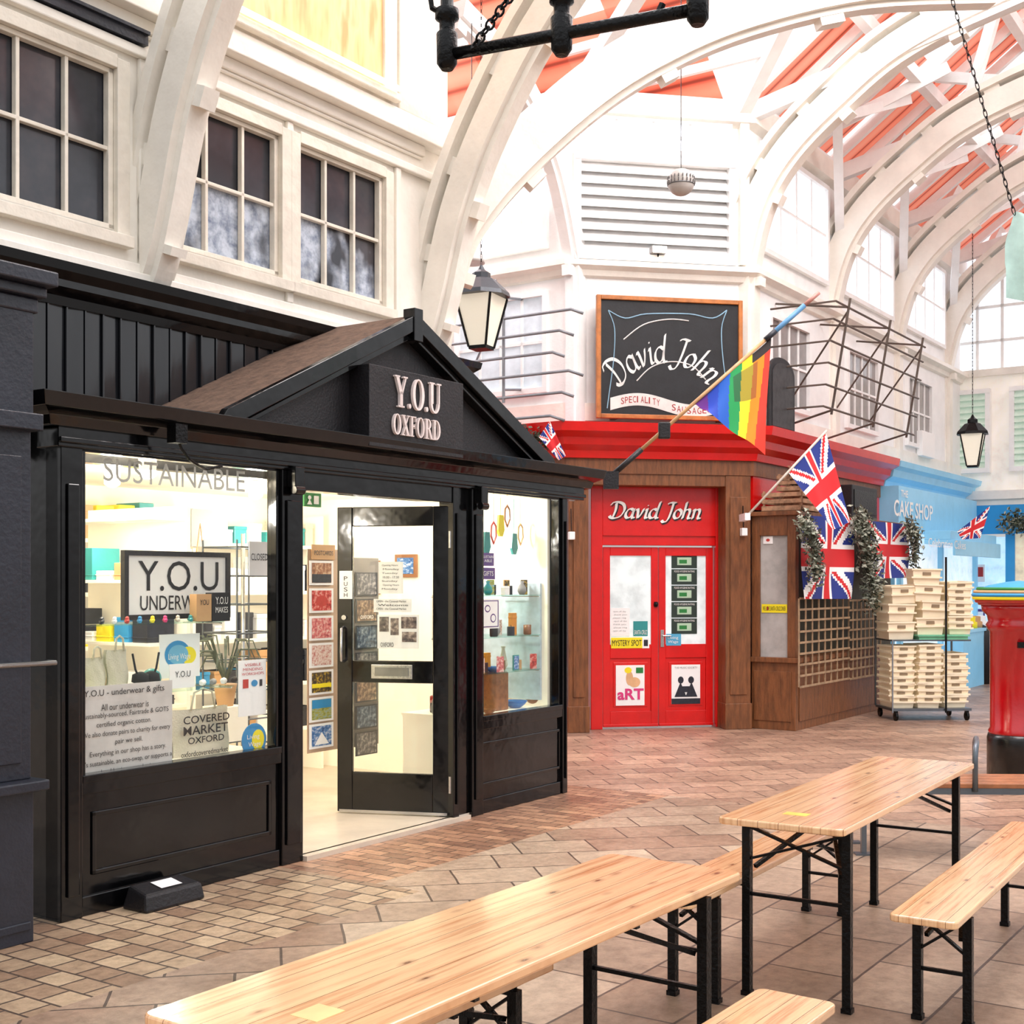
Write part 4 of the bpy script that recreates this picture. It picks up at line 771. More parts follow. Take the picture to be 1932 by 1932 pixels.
for ch in word:
    an=a_hi-(x+GL[ch][0]/2)/adv*(a_hi-a_lo); ca=an-pi/2; sx=(a_hi-a_lo)*R_*1.1/adv; b=B()
    def xf(a,d,an=an,ca=ca,w_=GL[ch][0]):
        lx=(a-w_/2+.1*d)*sx; lz=d*cap; return (ccx+cos(an)*R_+lx*cos(ca)-lz*sin(ca),ccz+sin(an)*R_+lx*sin(ca)+lz*cos(ca))
    for st in GL[ch][1]: pen(b,st,xf,.14,-.212)
    if b.v: part('chalk_letter',b,CHK,T)
    x+=GL[ch][0]
lo=[];hi=[]
for i in range(25):
    q=i/24; px=1152+(1362-1152)*q; py=762-10*sin(q*2*pi)+4*q; a,z=cp(px,py); lo.append((a,-.209,z-.07)); hi.append((a,-.209,z+.07))
part('chalk_ribbon',B().strip(lo,hi,Vector((0,.002,0))),mat('ribbon_white',228,225,220,.7),T)
for s_w,xa,xb in (('SPECIALITY',1172,1247),('SAUSAGES',1268,1345)):
    n=len(s_w)
    for i,chh in enumerate(s_w):
        q0=xa+(xb-xa)*i/n; q1=q0+(xb-xa)*(.3 if chh=='I' else .78)/n; qm=((q0+q1)/2-1152)/210; py=762-10*sin(qm*2*pi)+4*qm; A0,Z0=cp(q0,py+6); A1,Z1_=cp(q1,py-6); text(T,chh,A0,A1,Z0,Z1_,-.213,mat('red_chalk',170,50,50,.8),name='chalk_letter')
# ================================================================ TIMBER STALL
bs0,bs1,bw0,bw1=9.78,13.6,.06,.6
T=thing('market_stall','brown timber stall with frosted end window beside the red doors','stall',FY,(11.5,.3,0))
part('base_panel',B().box(bs0,bs1,bw0,bw1,0,.78).box(bs0-.012,bs0,bw0+.05,bw1-.03,.1,.68).box(bs0+.1,bs1,bw0-.012,bw0,.1,.7),BROWN,T,bevel=.005)
part('sill',B().box(bs0-.04,bs1,bw0-.05,bw1,.78,.84),BROWN,T,bevel=.006)
part('corner_post',B().box(bs0,bs0+.1,bw0,bw0+.1,.84,2.5),BROWN,T,bevel=.004); part('corner_post',B().box(bs0,bs0+.1,bw1-.1,bw1,.84,2.5),BROWN,T,bevel=.004)
part('end_head',B().box(bs0,bs0+.08,bw0+.1,bw1-.1,2.25,2.5),BROWN,T,bevel=.004)
part('frosted_pane',B().box(bs0+.03,bs0+.04,bw0+.1,bw1-.1,.84,2.25),mat('frosted_pane',190,186,182,.3,var=.2,vs=3),T)
part('side_boarding',B().box(bs0+.1,bs1,bw0+.12,bw0+.16,.84,2.4),mat('dark_green_brown',62,58,44,.7,var=.3),T)
part('stall_roof',B().box(bs0-.05,bs1,bw0-.06,bw1,2.48,2.53),BROWN,T,bevel=.005)
FS=Fr(FY.w(bs0,bw1).x,FY.w(bs0,bw1).y,ROT-pi/2)
poster('sticker','small yellow strip sticker on the frosted stall window','sticker',FS,.02,(1437,1140,1485,1156),YEL,(('WE LOVE SANTA CRUZ DINER',.05,.25,.95,.75,TEXTK),),((.2,.25,.28,.75,REDP,'c'),))
poster('sticker','tiny white notice high on the frosted stall window','sticker',FS,.02,(1440,1012,1458,1026),PAPER,(),((.3,.3,.7,.7,REDP,'c'),))
TAN=mat('weathered_tan_wood',176,146,114,.6,var=.2,vs=10)
def trellis(px,label):
    a,c,z0,z1=FY.rect(bw0-.06,*px); T=thing('trellis_panel',label,'trellis',FY,((a+c)/2,bw0-.06,z0)); b=B(); n=8
    for i in range(n+1): x=a+(c-a)*i/n; b.box(x-.014,x+.014,bw0-.075,bw0-.063,z0,z1)
    part('upright_battens',b,TAN,T); b=B()
    for i in range(9): z=z0+(z1-z0)*i/8; b.box(a,c,bw0-.087,bw0-.075,z-.012,z+.012)
    part('cross_battens',b,TAN,T)
trellis((1506,1128,1600,1288),'square wooden trellis panel under the nearer hanging flag'); trellis((1600,1132,1660,1276),'square wooden trellis panel further along, beside the crate trolley')
CW=mat('crate_wood',190,148,114,.7,var=.3,vs=14)
def wcrate(x,y,z,w_,d_,h_,label,rz=0):
    T=thing('wooden_crate',label,'crate',FY,(x,y,z)); b=B(); g=h_/3
    for k in range(3):
        z0=z+g*k+.008; z1=z0+g*.62; b.box(x-w_/2,x+w_/2,y-d_/2,y-d_/2+.012,z0,z1).box(x-w_/2,x+w_/2,y+d_/2-.012,y+d_/2,z0,z1).box(x-w_/2,x-w_/2+.012,y-d_/2,y+d_/2,z0,z1).box(x+w_/2-.012,x+w_/2,y-d_/2,y+d_/2,z0,z1)
    part('slats',b,CW,T); b=B()
    for sx in (-1,1):
        for sy in (-1,1): b.box(x+sx*(w_/2-.035),x+sx*(w_/2-.012),y+sy*(d_/2-.035),y+sy*(d_/2-.012),z,z+h_)
    part('corner_post',b,CW,T); part('bottom',B().box(x-w_/2,x+w_/2,y-d_/2,y+d_/2,z,z+.01),CW,T)
wcrate(10.12,.24,2.54,.62,.5,.23,'lower slatted wooden crate on the near end of the stall roof'); wcrate(10.2,.2,2.78,.42,.36,.2,'smaller wooden crate topmost on the near end of the stall roof'); wcrate(10.85,.28,2.54,.5,.42,.26,'slatted wooden crate further along the stall roof behind the union flag')
a,c,z0,z1=FY.rect(.1,1608,918,1655,980)
T=thing('loudspeaker','black box loudspeaker on the stall roof beside the blue shop','speaker',FY,((a+c)/2,.3,2.54))
part('cabinet',B().box(a,c,.1,.45,2.54,z1),BLACKM,T,bevel=.01); part('grille',B().box(a+.06,c-.06,.09,.1,2.6,z1-.06),IRON,T)
def foliage(name,label,cat_,fr,pts,rad,n,size,ms,group=None):
    b=B()
    if len(pts)>1: b.tube(pts,.02,5)
    for i in range(n):
        j=random.uniform(0,len(pts)-1.001); k=int(j); p=Vector(pts[k]).lerp(Vector(pts[k+1]),j-k)
        dv=Vector((random.gauss(0,1),random.gauss(0,1)*.6,random.gauss(0,1))).normalized()*rad*random.uniform(.1,1); dv.y*=.6; p=p+dv
        t=Vector((random.gauss(0,1),random.gauss(0,1),random.gauss(0,1))).normalized(); o_=t.orthogonal().normalized(); s_=size*random.uniform(.6,1.3)
        b.add([p-t*s_,p+o_*s_*.45,p+t*s_,p-o_*s_*.45],[(0,1,2,3)],random.randrange(len(ms)))
    return solo(name,b,ms,label,cat_,fr,group)
def gp(px,py,w=-.02): a,z=FY.on(w,px,py); return (a,w,z)
GW=-.22; LEAFD=mat('deep_grey_leaf',66,72,58,.6,var=.3,vs=30)
foliage('garland','pale leafy garland hanging left of the nearer flag','garland',FY,[gp(1512,985,GW),gp(1530,1005,GW),gp(1538,1050,GW),gp(1540,1090,GW)],.2,1100,.036,[LEAF,LEAFW,LEAFD,LEAFW])
foliage('garland','long pale garland hanging between the two wall flags','garland',FY,[gp(1614,985,GW),gp(1636,1010,GW),gp(1640,1060,GW),gp(1650,1135,GW)],.27,1900,.038,[LEAF,LEAFW,LEAFD,LEAFW])
foliage('garland','small garland right of the further wall flag','garland',FY,[gp(1712,995,GW),gp(1728,1010,GW),gp(1725,1060,GW)],.2,700,.036,[LEAF,LEAFW,LEAFD])
foliage('plant','dark foliage on the cornice behind the black gable','plant',FC,[(-.6,-.1,3.35),(-.2,-.15,3.3)],.14,300,.035,[LEAF,LEAFD])
foliage('plant','dried foliage on top of the stacked wooden crates','plant',FY,[(10.0,.2,2.98),(10.5,.25,2.92)],.13,380,.034,[mat('dry_leaf',150,104,80,.6),LEAF,LEAFD])
# ================================================================ FLAGS
def uj(u_,v_):
    x=u_*60-30;y=v_*30-15
    R_=(.62,.015,.02);W_=(.9,.88,.86);Bl=(.012,.03,.22)
    if abs(x)<3.2 or abs(y)<3.2: return R_
    if abs(x)<5.4 or abs(y)<5.4: return W_
    d1=(2*y-x)/2.236; d2=(2*y+x)/2.236
    for d in (d1,d2):
        sg=1 if x*(1 if d is d1 else -1)>0 else -1
        if 0<d*sg<2: return R_
    if abs(d1)<3 or abs(d2)<3: return W_
    return Bl
def pride(u_,v_):
    S=[(.10,.01,.2),(.01,.05,.42),(.01,.10,.5),(.01,.30,.08),(.9,.7,.02),(.9,.25,.01),(.75,.04,.02)]
    c=S[min(6,int((u_*.92+v_*.08)*7))]
    if v_<.1 and u_>.75: return (.03,.02,.02)
    if .5<u_<.82 and .12<v_<.5: c=tuple(x*.4+.015 for x in c)
    return c
def flag(name,label,fr,c4,fn,nx=60,ny=36,rip=.03,T=None):
    A_,B_,C_,D_=[Vector(p) for p in c4]
    nrm=(B_-A_).cross(D_-A_).normalized(); vs=[];fs=[];cl=[]
    for j in range(ny+1):
        for i in range(nx+1):
            u_,v_=i/nx,j/ny; p=A_*(1-u_)*(1-v_)+B_*u_*(1-v_)+C_*u_*v_+D_*(1-u_)*v_; p=p+nrm*rip*sin(u_*9+v_*4)*(.3+v_*.7); vs.append(p)
    for j in range(ny):
        for i in range(nx): q=j*(nx+1)+i; fs.append((q,q+1,q+nx+2,q+nx+1)); cl.append(fn((i+.5)/nx,(j+.5)/ny))
    b=B().add(vs,fs)
    if T is None: o=solo(name,b,FLAGM,label,'flag',fr,smooth=True)
    else: o=part(name,b,FLAGM,T,smooth=True)
    ca=o.data.color_attributes.new('Col','FLOAT_COLOR','CORNER')
    for f_i,p in enumerate(o.data.polygons):
        for li in p.loop_indices: ca.data[li].color=cl[f_i]+(1,)
    return o
def hang(px4,w): return [gp(x,y,w) for x,y in px4]
flag('union_flag','union flag hanging flat over the nearer trellis panel',FY,hang([(1514,972),(1610,978),(1608,1130),(1514,1130)],-.09),uj)
flag('union_flag','union flag hanging flat above the crate trolley',FY,hang([(1636,982),(1714,990),(1712,1090),(1640,1092)],-.09),uj)
YP=14.2; a_=WP(1410,973,YP); c_=WP(1560,812,YP)
T=thing('flagpole_with_flag','white slanted pole holding a drooping union flag over the stall','flag',FW,a_)
part('pole',B().tube([a_,c_],.014,8),mat('pale_pole',225,215,200,.5),T,smooth=True); part('bracket',B().box(a_.x-.03,a_.x+.03,a_.y-.02,a_.y+.35,a_.z-.05,a_.z+.03),WHITE,T)
flag('cloth','',FW,[WP(1488,892,YP),WP(1558,815,YP),WP(1604,985,YP-.1),WP(1572,1000,YP-.2)],uj,T=T,rip=.02)
YP=10.9; a_=WP(1156,896,YP); c_=WP(1545,552,YP)
T=thing('flagpole_with_flag','long slanted wooden pole with a rainbow pride flag above the red doors','flag',FW,a_)
q=lambda t:a_.lerp(c_,t)
part('pole',B().tube([q(0.04),q(.74)],.016,8),PALEW,T,smooth=True); part('socket',B().tube([q(0),q(.14)],.024,8),BLACKM,T,smooth=True)
part('bracket',B().box(a_.x-.08,a_.x+.05,a_.y-.03,a_.y+.05,a_.z-.12,a_.z+.03),BLACKM,T)
part('clamp',B().box(q(.25).x-.05,q(.25).x+.05,YP-.03,YP+.04,q(.25).z-.08,q(.25).z+.06),BLACKM,T,bevel=.01)
part('pole_wrap',B().tube([q(.74),q(.93)],.022,8),mat('faded_blue_wrap',96,150,196,.5),T,smooth=True); part('pole_wrap',B().tube([q(.74),q(.79)],.024,8),DARKP,T,smooth=True); part('pole_tip',B().tube([q(.93),q(1)],.018,8),mat('faded_pink_wood',200,140,130,.5),T,smooth=True)
flag('cloth','',FW,[WP(1312,762,YP),WP(1455,636,YP),WP(1443,857,YP-.15),WP(1332,776,YP-.1)],pride,T=T,rip=.03,nx=84,ny=60)
flag('small_flag','small flag poking out behind the black gable',FC,[(-.42,-.45,3.3),(-.3,-.45,3.48),(-.12,-.45,3.1),(-.2,-.45,3.05)],uj,nx=30,ny=16,rip=.01)
p_=[WP(1806,1003,19),WP(1868,955,19),WP(1850,1015,19),WP(1815,1018,19)]; flag('small_flag','small union flag at the far blue shop',FW,p_,uj,nx=30,ny=16,rip=.01)
# ================================================================ METAL RAILS
T=thing('hanging_rails','row of grey game hanging pipes on the pale wall left of chalkboard','rails',FL,(-1,-.4,3.7))
for i,(y) in enumerate((583,622,660,700,738,782)):
    z=FL.on(-.4,1080,y)[1]; ex=-.12*(i%3); part('rail',B().tube([(-5.5,-.4-.05*(i%2),z),(.3+ex,-.4-.05*(i%2),z),(.42+ex,-.34,z-.05)],.017,8),PIPE,T,smooth=True)
b=B()
for x in (-4,-2.4,-.6): b.tube([(x,-.4,3.75),(x,-.4,5.05)],.018,6).tube([(x,-.4,4.95),(x,0,5.0)],.016,6).tube([(x,-.4,3.9),(x,0,3.95)],.016,6).tube([(x,-.4,4.95),(x-.7,0,4.3)],.014,6)
part('stays',b,PIPE,T)
part('top_hook',B().tube([(-1.9,-.4,5.05),(-1.5,-.5,5.2),(-1.1,-.45,5.12),(-.7,-.4,5.16)],.014,6),PIPE,T)
RI=mat('rusty_iron',104,92,84,.5,.5)
T=thing('rail_cage','open iron rail cage projecting over the red side cornice','rails',FY,(12,-.1,3.5)); zs=[3.75,4.0,4.25,4.5,4.75,4.95]
for i,z in enumerate(zs): part('rail',B().tube([(10.1,.5,z),(10.1,-.15-.03*i,z),(13.6,-.15-.03*i,z)],.013,6),RI,T)
b=B()
for x in (10.5,12,13.4): b.tube([(x,-.1,3.7),(x,-.33,5.05)],.016,6).tube([(x,-.3,4.95),(x,.6,5.1)],.014,6).tube([(x,-.1,3.75),(x,.6,3.57)],.014,6).tube([(x,-.3,4.9),(x+.5,.6,4.0)],.012,6)
part('stays',b,RI,T)
a,c,z0,z1=FY.rect(.3,1452,675,1500,818)
T=thing('menu_board','dark rounded menu board leaning among the iron rails','board',FY,((a+c)/2,.3,z0)); n=14; pl=[(a,z0),(c,z0),(c,z1-.2)]+[((a+c)/2+(c-a)/2*cos(pi*i/n),z1-.2+.2*sin(pi*i/n)) for i in range(1,n)]+[(a,z1-.2)]
part('board',B().prism_xz(pl,.3,.34),BLACKM,T,bevel=.01); part('panel',B().prism_xz([(x_*.8+(a+c)/2*.2,z_*.85+(z0+z1)/2*.15) for x_,z_ in pl],.292,.3),mat('slate_panel',60,58,60,.5,var=.3,vs=12),T)
# ================================================================ BLUE SHOP
T=thing('market_shop','light blue cake shop beyond the red shop','shop',FY,(16.4,.4,0))
b=B(); b.sweep([(14.35,.61),(18.75,.61),(18.75,1)],[(0,3.12),(.1,3.12),(.12,3.2),(.22,3.26),(.24,3.36),(.33,3.4),(.35,3.48),(0,3.5)]); part('cornice',b,LBLUE,T)
part('fascia',B().box(14.35,18.7,.3,.6,2.45,3.12),LBLUE,T)
tp(T,'THE',FY,.285,(1700,925,1713,938),TEXTW,bold=.015); tp(T,'CAKE SHOP',FY,.285,(1687,948,1760,978),TEXTW,bold=.015)
part('awning',B().prism_xy([(15.6,.3),(18.4,.3),(18.4,-.15),(15.6,-.15)],2.3,2.36).box(15.6,18.4,-.17,-.13,2.12,2.36).box(15.6,18.4,-.1,.3,2.36,2.5),LBLUE,T,bevel=.01)
tp(T,'Celebration Cakes',FY,-.19,(1752,1018,1822,1034),TEXTW)
part('base_panel',B().box(14.35,18.7,.3,.55,0,.7),LBLUE,T); part('pane',B().box(14.35,18.7,.35,.36,.7,2.45),mat('lit_cake_window',226,240,248,.2,var=.25,vs=6,es=.6),T)
for x in (14.4,16.5,18.6): part('post',B().box(x,x+.1,.28,.5,.7,2.45),LBLUE,T)
for i in range(5): solo('cake',B().lathe([(.12,.95),(.12,1.05),(.09,1.06),(.09,1.14),(.01,1.15)],17.0+i*.33,.15,14),[PAPER,PINKP,YEL,CARD,PAPER][i],'%s cake from the near end in the blue shop window'%ORD[i],'cake',FY,'cakes in the blue shop',smooth=True)
solo('display_counter',B().box(16.7,18.6,.0,.26,0,.9).box(16.65,18.65,-.03,.27,.9,.95),LBLUE,'light blue counter under the blue shop window','counter',FY)
T=thing('market_shop','bright blue shop at the far end of the aisle','shop',FE,(1.5,-.05,0))
part('fascia',B().box(-.2,3,-.1,-.0,2.55,3.05),MBLUE,T); part('post',B().box(-.2,.05,-.08,0,0,2.55),MBLUE,T); part('post',B().box(.75,.9,-.08,0,0,2.55),MBLUE,T); part('pane',B().box(.05,.75,-.03,-.01,.2,2.5),mat('lit_blue_window',190,225,245,.2,var=.3,vs=5,es=.7),T); part('base_panel',B().box(.05,3,-.05,0,0,.7),MBLUE,T); part('pane',B().box(.9,3,-.03,-.01,.7,2.55),mat('lit_cream_window',240,226,196,.2,var=.3,vs=4,es=.4),T)
for i in range(4): poster('poster','small colour poster, %s from the top in the far blue shop'%ORD[i],'poster',FE,-.05,(1838,1065+i*42,1858,1098+i*42),[PAPER,BLUEP,PURP,PAPER][i],(),((.15,.15,.85,.7,[REDP,PAPER,PAPER,BLUEP][i]),))
foliage('hanging_plant','hanging silver-green foliage under the far cream ledge','plant',FE,[(.85,-.35,2.75),(2.2,-.35,2.7)],.25,1200,.045,[LEAF,LEAFW,LEAFD])
x,z=FE.on(-.8,1852,1300); T=thing('waste_bin','black waste bin in front of the far blue shop','bin',FE,(x,-.8,0)); part('body',B().lathe([(.14,0),(.15,.8),(.12,.95),(.02,1.0)],x,-.8,16),BLACKM,T,smooth=True); part('notice',B().box(x-.05,x+.05,-.96,-.95,.6,.75),YEL,T)
# ================================================================ CRATE TROLLEY
TY=16.0
FT=Fr(WP(1741,1345,TY).x,TY,math.radians(4))
T=thing('crate_trolley','low wheeled steel trolley loaded with cream plastic crates','trolley',FT,(0,0,0))
part('deck',B().box(-.5,.5,-.3,.3,.12,.15),GREYST,T); part('upper_deck',B().box(-.5,.5,-.28,.3,.98,1.0),GREYST,T)
for sx in (-.5,.5):
    for sy in (-.3,.3):
        part('caster',B().tube([(sx*.9-.015,sy*.9,.055),(sx*.9+.015,sy*.9,.055)],.055,12).box(sx*.9-.02,sx*.9+.02,sy*.9-.02,sy*.9+.02,.055,.12),IRON,T)
        if sy>0: part('post',B().box(sx-.01,sx+.01,sy-.01,sy+.01,.14,1.3),GREYST,T)
part('post',B().box(-.51,-.495,-.31,-.295,.1,1.0),PIPE,T); part('post',B().box(.155,.175,-.33,-.31,.1,2.02),IRON,T)
solo('tray',B().box(-.16,.46,-.28,.25,1.0,1.05).box(-.18,.48,-.3,.27,1.04,1.06),mat('mint_plastic',120,200,160,.4),'mint green tray under the upper crates on the trolley','tray',FT)
def crate_mesh(w_,d_,h_):
    b=B(); t=.01; k=.88
    def ring(s,z,o=0): return [(-w_/2*s+o,-d_/2*s+o,z),(w_/2*s-o,-d_/2*s+o,z),(w_/2*s-o,d_/2*s-o,z),(-w_/2*s+o,d_/2*s-o,z)]
    vs=ring(k,0)+ring(1,h_)+ring(1,h_,t)+ring(k,t,t); fs=[(0,3,2,1),(12,13,14,15)]
    for i in range(4):
        j=(i+1)%4; fs+=[(i,j,4+j,4+i),(4+i,4+j,8+j,8+i),(8+i,8+j,12+j,12+i)]
    b.add(vs,fs)
    for zz_ in (h_-.02,h_*.5-.01): b.box(-w_/2-.014,w_/2+.014,-d_/2-.014,-d_/2+.012,zz_,zz_+.02).box(-w_/2-.014,w_/2+.014,d_/2-.012,d_/2+.014,zz_,zz_+.02).box(-w_/2-.014,-w_/2+.012,-d_/2,d_/2,zz_,zz_+.02).box(w_/2-.012,w_/2+.014,-d_/2,d_/2,zz_,zz_+.02)
    b.box(-.05,.05,-d_/2-.002,-d_/2+.02,h_*.62,h_*.8,1)
    return b
protos={}
def crates(x,y,z,n,step,label,kind=0,jit=.0,sk=.04):
    for i in range(n):
        if kind not in protos: o=mk('plastic_crate',crate_mesh(*((.29,.44,.15) if kind==0 else (.34,.44,.22))),[BEIGE,mat('tan_slot',150,128,100,.6)],Vector((0,0,0))); protos[kind]=o
        else: o=protos[kind].copy(); COL.objects.link(o)
        o.location=FT.w(x+random.uniform(-jit,jit),y,z+i*step); o.rotation_euler=(random.uniform(-sk,sk)*.4,random.uniform(-sk,sk)*.5,FT.rot+random.uniform(-sk,sk)*2)
        props(o,'cream plastic crate, %s up in the %s'%(ORD[i],label),'crate','cream crates on the trolley')
crates(-.345,0,.15,9,.078,'lower left stack of the trolley',jit=.012); crates(-.01,-.03,.15,9,.08,'lower middle stack of the trolley',jit=.02); crates(.345,.02,.15,7,.088,'lower right stack of the trolley',jit=.016)
crates(-.34,0,1.0,3,.225,'upper left stack of the trolley',1,.03,.07); crates(.02,-.03,1.06,4,.2,'upper middle stack of the trolley',1,.045,.09); crates(.39,.02,1.06,7,.085,'upper right stack of the trolley',0,.025,.06)
# ================================================================ POST BOX
p=WP(1922,1455,11.0); FP=Fr(p.x,11.0,0)
T=thing('post_box','red pillar post box with black foot and knitted rainbow cover','post box',FP,(0,0,0))
part('foot',B().lathe([(.26,0),(.26,.36),(.25,.4)],0,0,32),mat('gloss_black_foot',12,12,12,.25),T,smooth=True)
part('body',B().lathe([(.24,.38),(.25,.42),(.235,.45),(.235,1.28),(.255,1.3),(.27,1.34),(.25,1.37),(.26,1.42),(.3,1.46),(.31,1.52)],0,0,32),DRED,T,smooth=True)
K=part('knitted_cover',B().lathe([(.33,1.55),(.36,1.57),(.37,1.6),(.34,1.64),(.25,1.68),(.1,1.71),(.01,1.72)],0,0,32),BLUEP,T,smooth=True)
for i,m in enumerate((REDP,YEL,BLUEP,CARD,GREENP)):
    z=1.545+i*.026; r=.345+.028*sin(i*.9); part('knitted_band',B().tube([(r*cos(2*pi*k/28),r*sin(2*pi*k/28),z) for k in range(28)],.017,6,True),m,K,smooth=True)
part('cap',B().lathe([(.33,1.51),(.34,1.54),(.1,1.6)],0,0,32),DRED,T,smooth=True); part('letter_slot',B().box(-.1,.1,-.245,-.22,1.15,1.2),IRON,T)
# ================================================================ PARK BENCH
FB=Fr(WP(1600,1500,8.15).x,8.15,math.radians(-2))
T=thing('slatted_bench','low wooden slatted bench with grey steel arm before the post box','bench',FB,(0,0,0))
for i in range(4): part('slat',B().box(-.05,1.7,-.2+i*.11,-.11+i*.11,.42,.45),mat('reddish_bench_wood',176,112,72,.4,var=.2,vs=9),T,bevel=.006)
part('arm',B().tube([(.74,-.2,.40),(.74,-.2,.62),(.75,-.18,.67),(.78,-.1,.69),(.86,.15,.69),(.87,.2,.66),(.87,.2,.4)],.018,8),GREYST,T,smooth=True)
part('leg',B().box(.04,.07,-.2,-.16,0,.42).box(.0,.12,-.22,-.14,0,.01),GREYST,T); part('leg',B().box(.04,.07,.16,.2,0,.42).box(.0,.12,.14,.22,0,.01),GREYST,T); part('leg',B().box(1.55,1.58,-.2,-.16,0,.42),GREYST,T); part('leg',B().box(1.55,1.58,.16,.2,0,.42),GREYST,T)
part('frame',B().box(-.0,1.65,-.19,-.16,.38,.42),GREYST,T); part('frame',B().box(-.0,1.65,.16,.19,.38,.42),GREYST,T)
# ================================================================ BEER TABLES AND BENCHES
def rounded(x0,x1,y0,y1,r,n=4):
    o=[]
    for cx_,cy_,a0 in ((x1-r,y1-r,0),(x0+r,y1-r,90),(x0+r,y0+r,180),(x1-r,y0+r,270)):
        for i in range(n+1): a=math.radians(a0+90*i/n); o.append((cx_+r*cos(a),cy_+r*sin(a)))
    return o
def trestle_table(label,corner,ang,L,W_,ht,group,inset=.2,lsp=.4,table=True,name='folding_table',cat_='table'):
    fr=Fr(corner[0],corner[1],ang); cx_,cy_=L/2,-W_/2
    T=thing(name,label,cat_,fr,(cx_,cy_,0),group); th=.028
    part('tabletop' if table else 'seat',B().prism_xy(rounded(0,L,-W_,0,.03),ht-th,ht),PINE,T,bevel=.006)
    part('batten',B().box(inset-.05,inset+.0,-W_+.04,-.04,ht-th-.02,ht-th),PINE,T); part('batten',B().box(L-inset,L-inset+.05,-W_+.04,-.04,ht-th-.02,ht-th),PINE,T)
    y0,y1=cy_-lsp/2,cy_+lsp/2
    for x,sg in ((inset,1),(L-inset,-1)):
        for y in (y0,y1): part('leg',B().box(x-.017,x+.017,y-.017,y+.017,0,ht-th-.02).box(x-.021,x+.021,y-.021,y+.021,0,.02),IRON,T)
        b=B(); b.bar((x,y0,ht-.2),(x,y1,ht-.06),.022,.01).bar((x,y0,ht-.06),(x,y1,ht-.2),.022,.01)
        zz_=.42 if table else .2
        b.bar((x,y0,zz_),(x,y1,zz_),.014,.014).bar((x,y0,ht-.05),(x,y1,ht-.05),.03,.03)
        part('cross_brace',b,IRON,T)
        q=.42 if table else .3; b=B(); b.bar((x+sg*.01,y0+.03,ht*.7),(x+sg*q,cy_,ht-.045),.016,.016).bar((x+sg*.01,y1-.03,ht*.7),(x+sg*q,cy_,ht-.045),.016,.016).bar((x+sg*q,y0,ht-.045),(x+sg*q,y1,ht-.045),.02,.02)
        part('folding_stay',b,IRON,T)
    return T,fr
def top(px,py,z): Y=(H-z)*F/(py-HZ); return ((px-966)/F*Y,Y)
ZT_=.76
p_far=top(1152,1609,ZT_); p_near=top(262,1911,ZT_); ang1=math.atan2(p_far[1]-p_near[1],p_far[0]-p_near[0]); L1=math.hypot(p_far[1]-p_near[1],p_far[0]-p_near[0])
t1,f1=trestle_table('long varnished pine folding table, nearest and largest in the foreground',p_near,ang1,L1,.5,ZT_,'pine folding tables',lsp=.42)
STK=mat('faded_yellow_sticker',240,214,150,.5)
solo('paper_sticker',B().box(.18,.27,-.36,-.28,ZT_,ZT_+.001),STK,'faded yellow paper sticker at the near end of the foreground table','sticker',f1)
p_near=top(1352,1541,ZT_)
ang2=math.atan2(top(1842,1437,ZT_)[1]-top(1595,1563,ZT_)[1],top(1842,1437,ZT_)[0]-top(1595,1563,ZT_)[0])
t2,f2=trestle_table('second pine folding table standing beyond the foreground one',p_near,ang2,2.15,.52,ZT_,'pine folding tables',lsp=.42)
solo('paper_sticker',B().box(.2,.26,-.3,-.2,ZT_,ZT_+.001),mat('pale_yellow_sticker',246,206,90,.5),'small yellow paper sticker on the second table top','sticker',f2)
ZS=.47; BN='pine folding benches'
def bench(label,c,ang,L=2.2,inset=.3): return trestle_table(label,c,ang,L,.25,ZS,BN,lsp=.19,table=False,name='folding_bench',cat_='bench',inset=inset)
u2=(cos(ang2),sin(ang2)); n2=(-u2[1],u2[0])
bc=(.80-u2[0]*.3+n2[0]*.19,5.17-u2[1]*.3+n2[1]*.19); bench('pine folding bench tucked behind the left side of the second table',bc,ang2)
bench('pine folding bench at the right edge beside the second table',top(1675,1724,ZS),ang2)
e_=top(1432,1862,ZS); u1=(cos(ang1),sin(ang1)); bench('pine folding bench at the bottom edge beside the foreground table',(e_[0]-u1[0]*2.2,e_[1]-u1[1]*2.2),ang1)
n1=(-u1[1],u1[0]); e_=(-.07+u1[0]*.2+n1[0]*.125,4.05+u1[1]*.2+n1[1]*.125); bench('pine folding bench pushed under the foreground table',(e_[0]-u1[0]*2.0,e_[1]-u1[1]*2.0),ang1,2.0,.2)
# ================================================================ HANGING THINGS
def links(b,p,q,n,r=.022,t=.005):
    p,q=Vector(p),Vector(q); d=(q-p)/n; t_=d.normalized(); o1=t_.orthogonal().normalized(); o2=t_.cross(o1)
    for i in range(n):
        c=p+d*(i+.5); o=o1 if i%2 else o2; L=d.length*.68
        b.tube([c+t_*L*cos(2*pi*k/10)+o*r*.55*sin(2*pi*k/10) for k in range(10)],t,4,True)
    return b
a_=WP(848,103,4.25); zc=a_.z; e_=WP(1335,20,3.9); e_.z=zc
T=thing('iron_chandelier','black iron pipe light fitting hanging at the top edge','chandelier',FW,(a_.x,a_.y,zc-.1))
part('pipe',B().tube([a_,e_],.02,10),IRON,T,smooth=True)
for i,(px,yb) in enumerate(((843,132),(1070,105),(1318,48))):
    t_=(px-848)/(1335-848); p=a_.lerp(e_,t_); zl=H-(yb-HZ)/F*p.y; b=B().lathe([(.02,zl),(.034,zl+.02),(.036,zl+.12),(.026,zl+.13),(.026,zl+.16),(.04,zl+.17),(.04,zl+.2),(.022,zl+.21),(.022,zl+.6)],p.x,p.y,14); part('lamp_socket',b,IRON,T,smooth=True)
